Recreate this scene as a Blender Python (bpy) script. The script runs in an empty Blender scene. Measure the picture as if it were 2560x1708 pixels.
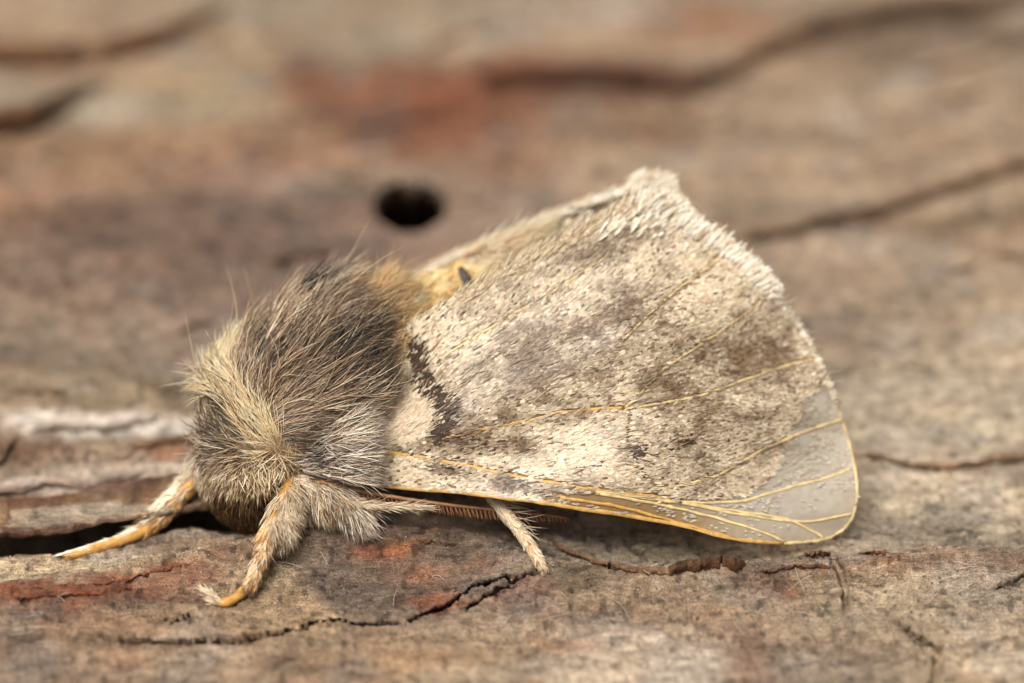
import bpy, math
import numpy as np
from mathutils import Matrix, Vector

rng = np.random.default_rng(7)
sc = bpy.context.scene
sc.unit_settings.system = 'METRIC'
sc.unit_settings.scale_length = 0.01          # 1 unit = 1 cm (macro subject)

# ------------------------------------------------------------------ camera
TH = math.radians(35.0)                       # camera looks down by this much
D = 12.0                                      # focus distance
S = 3.12 / 2560.0                             # cm per photo pixel in the focus plane
R_ = np.array([1.0, 0, 0])
F_ = np.array([0, math.cos(TH), -math.sin(TH)])
U_ = np.array([0, math.sin(TH), math.cos(TH)])
CAM = np.array([0, -D * math.cos(TH), D * math.sin(TH) + 0.665 * math.cos(TH)])
cd = bpy.data.cameras.new('camera')
cd.sensor_width = 36.0
cd.lens = 36.0 * D / 3.12
cd.clip_start = 0.5
cd.clip_end = 500.0
cd.dof.use_dof = True
cd.dof.focus_distance = D - 0.02
cd.dof.aperture_fstop = 0.25
cam = bpy.data.objects.new('camera', cd)
cam.location = CAM
cam.rotation_euler = (math.pi / 2 - TH, 0, 0)
sc.collection.objects.link(cam)
sc.camera = cam

# ------------------------------------------------------------------ light
SUN_EL, SUN_AZ = math.radians(68), math.radians(-145)   # azimuth from +Y (behind the moth), + towards +X
w = bpy.data.worlds.new('World'); sc.world = w; w.use_nodes = True
nt = w.node_tree
bg = nt.nodes['Background']
sky = nt.nodes.new('ShaderNodeTexSky'); sky.sky_type = 'NISHITA'; sky.sun_disc = False
sky.sun_elevation = SUN_EL; sky.sun_rotation = SUN_AZ
sky.air_density = 0.7; sky.dust_density = 8.0; sky.ozone_density = 0.5
hs = nt.nodes.new('ShaderNodeHueSaturation'); hs.inputs['Saturation'].default_value = 0.4   # thin bright overcast
nt.links.new(sky.outputs[0], hs.inputs['Color']); nt.links.new(hs.outputs[0], bg.inputs[0]); bg.inputs[1].default_value = 0.115
sl = bpy.data.lights.new('sun', 'SUN'); sl.energy = 3.55; sl.angle = math.radians(34); sl.color = (1.0, 0.965, 0.91)
so = bpy.data.objects.new('sun', sl)
sdir = Vector((math.sin(SUN_AZ) * math.cos(SUN_EL), math.cos(SUN_AZ) * math.cos(SUN_EL), math.sin(SUN_EL)))
so.rotation_euler = sdir.to_track_quat('Z', 'Y').to_euler(); so.location = sdir * 30
sc.collection.objects.link(so)
vs = sc.view_settings
vs.view_transform = 'Standard'; vs.look = 'None'; vs.gamma = 1; vs.use_curve_mapping = False
vs.exposure = 0.12
sc.cycles.diffuse_bounces = 12; sc.cycles.max_bounces = 16

# ------------------------------------------------------------------ mapping between photo pixels and the place
def Wp(px, py, d=0.0):
    px, py, d = np.broadcast_arrays(np.asarray(px, float), np.asarray(py, float), np.asarray(d, float))
    k = (D + d) / D * S
    return CAM + F_ * (D + d)[..., None] + R_ * ((px - 1280) * k)[..., None] + U_ * ((854 - py) * k)[..., None]

def proj(P):
    q = np.asarray(P, float) - CAM
    z = q @ F_
    return 1280 + (q @ R_) * D / z / S, 854 - (q @ U_) * D / z / S, z - D

def gpx(x, y):
    """pixel under which the point (x, y) of the mean bark plane is seen"""
    x, y = np.broadcast_arrays(x, y)
    P = np.stack([x, y, np.zeros_like(x)], -1)
    a, b, _ = proj(P)
    return a, b

def ray_plane(px, py, z):
    v = Wp(px, py, 0.0) - CAM
    t = (z - CAM[2]) / v[..., 2]
    P = CAM + v * t[..., None]
    return P[..., 0], P[..., 1]

# ------------------------------------------------------------------ noise
_tab = {}
def noise2(x, y, seed=0):
    if seed not in _tab:
        r = np.random.default_rng(1000 + seed)
        _tab[seed] = r.random((256, 256)).astype(np.float32) * 2 - 1
    T = _tab[seed]
    xi = np.floor(x).astype(int); yi = np.floor(y).astype(int)
    fx = x - xi; fy = y - yi
    fx = fx * fx * fx * (fx * (fx * 6 - 15) + 10); fy = fy * fy * fy * (fy * (fy * 6 - 15) + 10)
    a = T[yi & 255, xi & 255]; b = T[yi & 255, (xi + 1) & 255]
    c = T[(yi + 1) & 255, xi & 255]; e = T[(yi + 1) & 255, (xi + 1) & 255]
    return (a * (1 - fx) + b * fx) * (1 - fy) + (c * (1 - fx) + e * fx) * fy

def fbm(x, y, seed=0, octv=4, gain=0.5):
    s, amp, tot = 0, 1.0, 0
    for o in range(octv):
        c, q = math.cos(0.6 * o), math.sin(0.6 * o)
        s = s + amp * noise2((x * c - y * q) * 2 ** o + 13.7 * o, (x * q + y * c) * 2 ** o + 7.3 * o, seed + o)
        tot += amp; amp *= gain
    return s / tot

def sstep(a, b, x):
    t = np.clip((x - a) / (b - a), 0, 1)
    return t * t * (3 - 2 * t)

def lin(c):
    c = np.asarray(c, float) / 255.0
    return np.where(c <= 0.04045, c / 12.92, ((c + 0.055) / 1.055) ** 2.4)

def polydist(px, py, pts):
    """distance in pixels to a polyline, and the parameter 0..1 along it"""
    px = np.asarray(px, float); py = np.asarray(py, float)
    best = np.full(px.shape, 1e9); par = np.zeros(px.shape)
    pts = np.asarray(pts, float); n = len(pts) - 1
    for i in range(n):
        a, b = pts[i], pts[i + 1]; ab = b - a
        t = np.clip(((px - a[0]) * ab[0] + (py - a[1]) * ab[1]) / (ab @ ab), 0, 1)
        dd = np.hypot(px - a[0] - t * ab[0], py - a[1] - t * ab[1])
        m = dd < best
        best = np.where(m, dd, best); par = np.where(m, (i + t) / n, par)
    return best, par

def crv(pts, n):
    """Catmull-Rom through pts (k, dim) -> (n, dim)"""
    pts = np.asarray(pts, float)
    P = np.vstack([2 * pts[0] - pts[1], pts, 2 * pts[-1] - pts[-2]])
    k = len(pts) - 1
    u = np.linspace(0, k, n); i = np.minimum(u.astype(int), k - 1); t = (u - i)[:, None]
    a, b, c, e = P[i], P[i + 1], P[i + 2], P[i + 3]
    return 0.5 * (2 * b + (c - a) * t + (2 * a - 5 * b + 4 * c - e) * t ** 2 + (3 * b - a - 3 * c + e) * t ** 3)

def resample(pts, n):
    pts = crv(pts, max(60, n * 3))
    l = np.r_[0, np.cumsum(np.linalg.norm(np.diff(pts, axis=0), axis=1))]
    u = np.linspace(0, l[-1], n)
    return np.stack([np.interp(u, l, pts[:, k]) for k in range(pts.shape[1])], 1)

def norm(v):
    return v / np.maximum(np.linalg.norm(v, axis=-1, keepdims=True), 1e-12)

# ------------------------------------------------------------------ object helpers
MATS = {}
def link(o, parent=None):
    sc.collection.objects.link(o)
    if parent is not None:
        o.parent = parent
        o.matrix_parent_inverse = Matrix.Translation(-root_loc[parent.name])
    return o
root_loc = {}

def mesh_obj(name, V, F, mat, parent=None, cols=None, smooth=True, kind=None, uv=None):
    V = np.ascontiguousarray(V, np.float32); F = np.ascontiguousarray(F, np.int32)
    me = bpy.data.meshes.new(name)
    me.vertices.add(len(V)); me.vertices.foreach_set('co', V.ravel())
    k = F.shape[1]
    me.loops.add(F.size); me.loops.foreach_set('vertex_index', F.ravel())
    me.polygons.add(len(F)); me.polygons.foreach_set('loop_start', np.arange(0, F.size, k, dtype=np.int32))
    if smooth:
        me.polygons.foreach_set('use_smooth', np.ones(len(F), bool))
    if cols is not None:
        at = me.color_attributes.new('Col', 'FLOAT_COLOR', 'POINT')
        c4 = np.ones((len(V), 4), np.float32); c4[:, :3] = cols
        at.data.foreach_set('color', c4.ravel())
    me.update(); me.validate()
    me.materials.append(MATS[mat])
    o = bpy.data.objects.new(name, me)
    root_loc[o.name] = root_loc[parent.name] if parent is not None else Vector((0, 0, 0))
    sc.collection.objects.link(o)
    if parent is not None:
        o.parent = parent
        base = root_loc[parent.name]
        if parent.type == 'EMPTY':
            o.matrix_parent_inverse = Matrix.Translation(-base)
    if kind: o['kind'] = kind
    return o

def grid_faces(nu, nv, closed_v=False):
    i, j = np.meshgrid(np.arange(nu - 1), np.arange(nv if closed_v else nv - 1), indexing='ij')
    a = i * nv + j; b = i * nv + (j + 1) % nv
    return np.stack([a, b, b + nv, a + nv], -1).reshape(-1, 4)

def tube(pts, rad, n=10, flat=1.0, cap=True):
    """tube along world points; returns V, F(quads)"""
    pts = np.asarray(pts, float); rad = np.broadcast_to(np.asarray(rad, float), (len(pts),))
    t = norm(np.gradient(pts, axis=0))
    ref = np.array([0.13, -0.3, 0.94]); 
    a = norm(np.cross(t, ref)); b = np.cross(t, a)
    ang = np.linspace(0, 2 * math.pi, n, endpoint=False)
    V = pts[:, None, :] + rad[:, None, None] * (a[:, None, :] * np.cos(ang)[None, :, None] + flat * b[:, None, :] * np.sin(ang)[None, :, None])
    if cap:
        V = np.concatenate([np.repeat(pts[:1, None], n, 1), V, np.repeat(pts[-1:, None], n, 1)])
    return V.reshape(-1, 3), grid_faces(V.shape[0], n, True)

def ridge(pts, rad, nrm, n=10, flat=0.45):
    pts = np.asarray(pts, float); t = norm(np.gradient(pts, axis=0))
    a = norm(np.cross(t, nrm)); b = np.cross(a, t)
    ang = np.linspace(0, 2 * math.pi, n, endpoint=False)
    V = pts[:, None, :] + rad[:, None, None] * (a[:, None, :] * np.cos(ang)[None, :, None] + flat * b[:, None, :] * np.sin(ang)[None, :, None])
    V = np.concatenate([np.repeat(pts[:1, None], n, 1), V, np.repeat(pts[-1:, None], n, 1)])
    return V.reshape(-1, 3), grid_faces(V.shape[0], n, True)

def hair_mesh(root, dirv, nrm, L, wid, c0, c1, lift=0.2, sag=0.2, curl=0.1, segs=4, sides=3, shape='hair'):
    """tapered curved hairs, one small closed tube each"""
    N = len(root)
    L = np.broadcast_to(L, (N,)); wid = np.broadcast_to(wid, (N,))
    lift = np.broadcast_to(lift, (N,)); sag = np.broadcast_to(sag, (N,))
    side = norm(np.cross(dirv, nrm)); cu = rng.normal(0, curl, N)
    t = np.linspace(0, 1, segs + 1)[None, :, None]
    Lk = L[:, None, None]
    P = root[:, None, :] + Lk * (dirv[:, None, :] * t + nrm[:, None, :] * (lift[:, None, None] * t - sag[:, None, None] * t ** 2) + side[:, None, :] * cu[:, None, None] * t ** 2)
    T = norm(np.gradient(P, axis=1))
    A = norm(np.cross(T, nrm[:, None, :])); B = np.cross(T, A)
    prof = np.array([0.75, 1.0, 0.9, 0.62, 0.3, 0.2, 0.15])[:segs] if segs >= 3 else np.array([0.9, 0.7])
    if segs == 5: prof = np.array([0.8, 1.0, 0.9, 0.7, 0.42])
    if segs == 4: prof = np.array([0.8, 1.0, 0.85, 0.5])
    if segs == 3: prof = np.array([0.85, 1.0, 0.65])
    ang = np.linspace(0, 2 * math.pi, sides, endpoint=False) + 0.4
    ring = P[:, :segs, None, :] + (wid[:, None, None, None] * 0.5) * prof[None, :, None, None] * (
        A[:, :segs, None, :] * np.cos(ang)[None, None, :, None] + B[:, :segs, None, :] * np.sin(ang)[None, None, :, None])
    V = np.concatenate([ring.reshape(N, segs * sides, 3), P[:, segs:segs + 1]], 1)
    nv = segs * sides + 1
    tri = []
    for s_ in range(segs - 1):
        for k in range(sides):
            a, b = s_ * sides + k, s_ * sides + (k + 1) % sides
            tri += [(a, b, b + sides), (a, b + sides, a + sides)]
    for k in range(sides):
        a, b = (segs - 1) * sides + k, (segs - 1) * sides + (k + 1) % sides
        tri.append((a, b, segs * sides))
    tri = np.array(tri)
    Fc = (np.arange(N)[:, None, None] * nv + tri[None]).reshape(-1, 3)
    tt = np.r_[np.repeat(np.linspace(0, 1, segs + 1)[:segs], sides), 1.0]
    C = c0[:, None, :] * (1 - tt[None, :, None]) + c1[:, None, :] * tt[None, :, None]
    return V.reshape(-1, 3), Fc, C.reshape(-1, 3)

def scale_mesh(root, dirv, nrm, L, wid, c, lift):
    """small flat rounded scales, seven points each"""
    N = len(root)
    side = norm(np.cross(dirv, nrm)); dz = norm(dirv + nrm * np.broadcast_to(lift, (N,))[:, None])
    uu = np.array([0, 0.35, 0.8, 1.0, 0.8, 0.35]); ww = np.array([0, 0.42, 0.5, 0.0, -0.5, -0.42])
    hh = np.array([0, .03, 0.03, 0.0, 0.03, .03])
    V = root[:, None, :] + dz[:, None, :] * (uu[None, :, None] * L[:, None, None]) + side[:, None, :] * (ww[None, :, None] * wid[:, None, None]) + nrm[:, None, :] * (hh[None, :, None] * L[:, None, None])
    tri = np.array([(0, 1, 5), (1, 2, 4), (1, 4, 5), (2, 3, 4)])
    Fc = (np.arange(N)[:, None, None] * 6 + tri[None]).reshape(-1, 3)
    return V.reshape(-1, 3), Fc, np.repeat(c, 6, 0)

# ------------------------------------------------------------------ materials
def new_mat(name):
    m = bpy.data.materials.new(name); m.use_nodes = True
    MATS[name] = m
    return m, m.node_tree, m.node_tree.nodes['Principled BSDF'], m.node_tree.nodes['Material Output']

def hair_mat(name, transl=0.35, rough=0.45, spec=0.35):
    m, nt, p, out = new_mat(name)
    a = nt.nodes.new('ShaderNodeVertexColor'); a.layer_name = 'Col'
    nt.links.new(a.outputs[0], p.inputs['Base Color'])
    p.inputs['Roughness'].default_value = rough; p.inputs['Specular IOR Level'].default_value = spec
    tr = nt.nodes.new('ShaderNodeBsdfTranslucent'); nt.links.new(a.outputs[0], tr.inputs[0])
    mx = nt.nodes.new('ShaderNodeMixShader'); mx.inputs[0].default_value = transl
    nt.links.new(p.outputs[0], mx.inputs[1]); nt.links.new(tr.outputs[0], mx.inputs[2])
    nt.links.new(mx.outputs[0], out.inputs[0])
hair_mat('fur', 0.10)
hair_mat('scales', 0.4, 0.4, 0.4)
hair_mat('grit', 0.0, 0.8, 0.2)
hair_mat('lint', 0.4, 0.4, 0.4)

def bark_mat(name):
    m, nt, p, out = new_mat(name)
    L = nt.links.new; N = nt.nodes.new
    a = N('ShaderNodeVertexColor'); a.layer_name = 'Col'
    tc = N('ShaderNodeTexCoord')
    mp = N('ShaderNodeMapping'); mp.inputs['Scale'].default_value = (0.55, 1, 1)
    L(tc.outputs['Object'], mp.inputs[0])
    def nz(scale, det=4, src=mp.outputs[0], rough=0.6):
        n = N('ShaderNodeTexNoise'); n.inputs['Scale'].default_value = scale; n.inputs['Detail'].default_value = det
        n.inputs['Roughness'].default_value = rough
        L(src, n.inputs['Vector']); return n
    n1 = nz(26, 5); n2 = nz(210, 3, tc.outputs['Object'], 0.75); n3 = nz(8, 4)
    def ramp(src, p0, c0, p1, c1):
        r = N('ShaderNodeValToRGB'); r.color_ramp.elements[0].position = p0; r.color_ramp.elements[1].position = p1
        r.color_ramp.elements[0].color = (*c0, 1); r.color_ramp.elements[1].color = (*c1, 1)
        L(src, r.inputs[0]); return r
    def mix(kind, f, a_, b_):
        x = N('ShaderNodeMix'); x.data_type = 'RGBA'; x.blend_type = kind; x.inputs[0].default_value = f
        L(a_, x.inputs[6]); L(b_, x.inputs[7]); return x.outputs[2]
    mpf = N('ShaderNodeMapping'); mpf.inputs['Scale'].default_value = (0.1, 1, 1); mpf.inputs['Rotation'].default_value = (0, 0, 0.06)
    L(tc.outputs['Object'], mpf.inputs[0])
    n4 = nz(170, 3, mpf.outputs[0], 0.7)
    r4 = ramp(n4.outputs[0], 0.34, (0.55, 0.5, 0.46), 0.64, (1.3, 1.28, 1.24))
    r1 = ramp(n1.outputs[0], 0.34, (0.55, 0.5, 0.47), 0.66, (1.28, 1.25, 1.2))
    r2 = ramp(n2.outputs[0], 0.33, (0.38, 0.34, 0.32), 0.67, (1.6, 1.57, 1.52))
    r3 = ramp(n3.outputs[0], 0.35, (0.82, 0.76, 0.74), 0.65, (1.12, 1.12, 1.1))
    c = mix('MULTIPLY', 0.75, a.outputs[0], r1.outputs[0])
    c = mix('MULTIPLY', 0.85, c, r2.outputs[0])
    c = mix('MULTIPLY', 0.6, c, r3.outputs[0])
    c = mix('MULTIPLY', 0.7, c, r4.outputs[0])
    L(c, p.inputs['Base Color'])
    p.inputs['Roughness'].default_value = 0.88; p.inputs['Specular IOR Level'].default_value = 0.2
    b = N('ShaderNodeBump'); b.inputs['Strength'].default_value = 0.9; b.inputs['Distance'].default_value = 0.011
    L(n2.outputs[0], b.inputs['Height'])
    b2 = N('ShaderNodeBump'); b2.inputs['Strength'].default_value = 0.6; b2.inputs['Distance'].default_value = 0.012
    L(n1.outputs[0], b2.inputs['Height']); L(b.outputs[0], b2.inputs['Normal']); b3 = N('ShaderNodeBump'); b3.inputs['Strength'].default_value = 0.6; b3.inputs['Distance'].default_value = 0.008
    L(n4.outputs[0], b3.inputs['Height']); L(b2.outputs[0], b3.inputs['Normal']); L(b3.outputs[0], p.inputs['Normal'])
bark_mat('bark')

def membrane_mat(name, clear):
    m, nt, p, out = new_mat(name)
    L = nt.links.new; N = nt.nodes.new
    a = N('ShaderNodeVertexColor'); a.layer_name = 'Col'
    tc = N('ShaderNodeTexCoord'); n = N('ShaderNodeTexNoise'); n.inputs['Scale'].default_value = 40; n.inputs['Detail'].default_value = 3
    L(tc.outputs['Object'], n.inputs['Vector'])
    b = N('ShaderNodeBump'); b.inputs['Strength'].default_value = 0.5; b.inputs['Distance'].default_value = 0.012
    L(n.outputs[0], b.inputs['Height']); L(b.outputs[0], p.inputs['Normal'])
    L(a.outputs[0], p.inputs['Base Color']); p.inputs['Roughness'].default_value = 0.35
    p.inputs['Specular IOR Level'].default_value = 0.5
    tr = N('ShaderNodeBsdfTranslucent'); L(a.outputs[0], tr.inputs[0])
    tp = N('ShaderNodeBsdfTransparent')
    m1 = N('ShaderNodeMixShader'); m1.inputs[0].default_value = 0.5
    L(p.outputs[0], m1.inputs[1]); L(tr.outputs[0], m1.inputs[2])
    m2 = N('ShaderNodeMixShader'); m2.inputs[0].default_value = clear
    L(m1.outputs[0], m2.inputs[1]); L(tp.outputs[0], m2.inputs[2])
    L(m2.outputs[0], out.inputs[0])
membrane_mat('membrane', .52)
membrane_mat('wing_fold', .04)

def chitin(name, col, rough=0.35, transl=0.25, var=0.35):
    m, nt, p, out = new_mat(name)
    L = nt.links.new; N = nt.nodes.new
    tc = N('ShaderNodeTexCoord'); n = N('ShaderNodeTexNoise'); n.inputs['Scale'].default_value = 45; n.inputs['Detail'].default_value = 4
    L(tc.outputs['Object'], n.inputs['Vector'])
    r = N('ShaderNodeValToRGB'); c = lin(col)
    r.color_ramp.elements[0].position = 0.3; r.color_ramp.elements[1].position = 0.7
    r.color_ramp.elements[0].color = (*(c * (1 - var)), 1); r.color_ramp.elements[1].color = (*np.minimum(c * (1 + var), 1), 1)
    L(n.outputs[0], r.inputs[0]); L(r.outputs[0], p.inputs['Base Color'])
    p.inputs['Roughness'].default_value = rough
    b = N('ShaderNodeBump'); b.inputs['Strength'].default_value = 0.3; b.inputs['Distance'].default_value = 0.004
    L(n.outputs[0], b.inputs['Height']); L(b.outputs[0], p.inputs['Normal'])
    tr = N('ShaderNodeBsdfTranslucent'); L(r.outputs[0], tr.inputs[0])
    mx = N('ShaderNodeMixShader'); mx.inputs[0].default_value = transl
    L(p.outputs[0], mx.inputs[1]); L(tr.outputs[0], mx.inputs[2]); L(mx.outputs[0], out.inputs[0])
chitin('vein', (206, 180, 126), 0.5, 0.12, 0.3)
chitin('costa', (194, 150, 80), 0.45, 0.2, 0.3)
chitin('leg_shell', (206, 154, 80), 0.4, 0.25, 0.25)
chitin('body_shell', (136, 112, 80), 0.6, 0.0, 0.3)
chitin('eye', (24, 18, 14), 0.25, 0.0, 0.2)
chitin('antenna_shaft', (132, 94, 62), 0.45, 0.15, 0.3)
chitin('segment_plate', (66, 56, 50), 0.75, 0.0, 0.3)

# ------------------------------------------------------------------ the bark: shape
CREST = np.array([(-900, 1560), (-300, 1505), (0, 1482), (250, 1450), (450, 1405), (700, 1352), (900, 1335), (1150, 1350), (1320, 1405), (1500, 1440), (1700, 1432), (2000, 1415), (2300, 1398), (2600, 1392), (3400, 1380)], float)
GAP = [(-900, 1376), (-300, 1339), (0, 1327), (150, 1317), (300, 1291), (450, 1267), (600, 1254), (700, 1248)]
CRACKS = [
    ([(120, 1582), (250, 1585), (380, 1588), (600, 1587), (700, 1573), (745, 1552), (790, 1532), (850, 1524), (880, 1538), (920, 1543), (1000, 1537), (1060, 1515), (1120, 1490), (1180, 1458), (1240, 1442), (1330, 1447), (1400, 1440)], 3.4, 0.06),
    ([(1160, 1512), (1205, 1482), (1260, 1464), (1300, 1460)], 5.5, 0.05),
    ([(2240, 1545), (2310, 1580), (2350, 1615), (2345, 1660), (2330, 1730)], 9.0, 0.05),
    ([(2480, 1470), (2560, 1445), (2640, 1430)], 4.0, 0.03),
    ([(2070, 1400), (2095, 1430), (2115, 1470), (2118, 1520)], 7.0, 0.04),
    ([(1195, 185), (1222, 210), (1240, 262)], 20.0, 0.14),
    ([(395, 1530), (430, 1545), (470, 1528), (478, 1545)], 5.0, 0.04),
    ([(1680, 1590), (1780, 1570), (1900, 1585)], 5.0, 0.02),
    ([(2400, 1640), (2470, 1600), (2540, 1570)], 5.0, 0.025),
    ([(1560, 1320), (1620, 1362), (1680, 1380)], 4.0, 0.02),
]
HOLE = (1025, 520)

def terrain(x, y, fine=True, cuts=True):
    gx, gy = gpx(x, y)
    wob = 22 * fbm(x * 4, y * 4, 40, 3)
    yc = np.interp(gx, CREST[:, 0], CREST[:, 1]) + 8 * noise2(x * 9, y * 2, 44) + 3 * noise2(x * 30, y * 4, 45)
    s = gy - yc                                             # + in front of the crest
    z = 0.05 * fbm(x * 0.7, y * 1.6, 1, 3) * sstep(-60, -260, s)
    z = z + 0.012 * fbm(x * 3, y * 7, 5, 3)
    drop = 0.03 + 0.035 * sstep(1250, 1500, gx)
    z = z - drop * sstep(3, -34, s) * (1 - 0.75 * sstep(-60, -420, s))
    fr = np.maximum(s, 0)
    z = z + 0.03 * np.exp(-(s / 40.0) ** 2) - 0.00022 * np.minimum(fr, 170) + 0.0001 * np.maximum(fr - 190, 0)
    # strata: thin layers that crop out on the front face and in the middle ground
    st = (z * 55 + fbm(x * 1.2, y * 3, 9, 3) * 2.2 + gy * 0.02)
    stp = (np.abs((st % 1.0) - 0.5) - 0.25)
    z = z + 0.026 * stp * sstep(-900, 0, s) * sstep(330, 120, s)
    # lower, ridged ground left of the head
    lf = sstep(760, 420, gx) * sstep(930, 1010, gy) * sstep(1330, 1290, gy)
    z = z + lf * (0.035 * np.abs(fbm(x * 1.6, y * 6.5, 21, 3)) * 2 - 0.03)
    # black gap under the left plate
    dg, pg = polydist(gx, gy + wob * 0.3, GAP)
    if cuts: z = z - 0.4 * np.exp(-(dg / 42.0) ** 12) * sstep(1.0, 0.9, pg)
    # wide wash towards the back, slightly rising
    z = z + 0.05 * sstep(1050, 300, gy)
    # the beetle exit hole
    hx, hy = ray_plane(np.array(HOLE[0]), np.array(HOLE[1]), 0.03)
    r = np.hypot((x - hx), (y - hy) * 0.86) + 0.006 * noise2(x * 14, y * 14, 61)
    z = z - (1.3 if cuts else 0) * sstep(0.128, 0.108, r) + 0.012 * np.exp(-((r - 0.14) / 0.03) ** 2)
    for pts, wd, dp in (CRACKS if cuts else []):
        m = (gx > min(p[0] for p in pts) - 60) & (gx < max(p[0] for p in pts) + 60) & (gy > min(p[1] for p in pts) - 60) & (gy < max(p[1] for p in pts) + 60)
        if m.any():
            dd, pp = polydist(gx[m] + 5 * noise2(x[m] * 40, y[m] * 40, 50), gy[m] + 5 * noise2(x[m] * 40, y[m] * 40, 51), pts)
            tp = np.clip(np.minimum(pp, 1 - pp) * 8, 0, 1)
            wv = wd * (0.55 + 0.6 * tp) * (1 + 0.5 * noise2(x[m] * 12, y[m] * 5, 52))
            z[m] = z[m] - dp * tp * np.exp(-(dd / wv) ** 4) + 0.006 * np.exp(-(dd / 22) ** 2)
    if fine:
        z = z + 0.009 * fbm(x * 12, y * 24, 70, 3) + 0.006 * fbm(x * 60, y * 80, 74, 2)
        pit = fbm(x * 26, y * 34, 78, 2)
        z = z - 0.014 * sstep(0.42, 0.62, pit)
    return z

def ground_hit(px, py, lift=0.0, cuts=True):
    """where the ray through a pixel meets the bark (raised by lift)"""
    px = np.atleast_1d(np.asarray(px, float)); py = np.atleast_1d(np.asarray(py, float))
    lift = np.broadcast_to(lift, px.shape)
    best = np.full(px.shape, 3.9); found = np.zeros(px.shape, bool)
    for d in np.r_[np.arange(-.75, .8, .03), np.arange(.8, 3.9, .08)]:
        Q = Wp(px, py, d)
        below = Q[:, 2] < terrain(Q[:, 0], Q[:, 1], False, cuts) + lift
        best = np.where(below & ~found, d, best); found |= below
    lo_, hi_ = best - .08, best.copy()
    for _ in range(7):
        md = .5 * (lo_ + hi_); Q = Wp(px, py, md)
        below = Q[:, 2] < terrain(Q[:, 0], Q[:, 1], False, cuts) + lift
        hi_ = np.where(below, md, hi_); lo_ = np.where(below, lo_, md)
    Q = Wp(px, py, hi_); x, y, z = Q[:, 0], Q[:, 1], Q[:, 2]
    P = np.stack([x, y, z], -1)
    return P, proj(P)[2]

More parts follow.
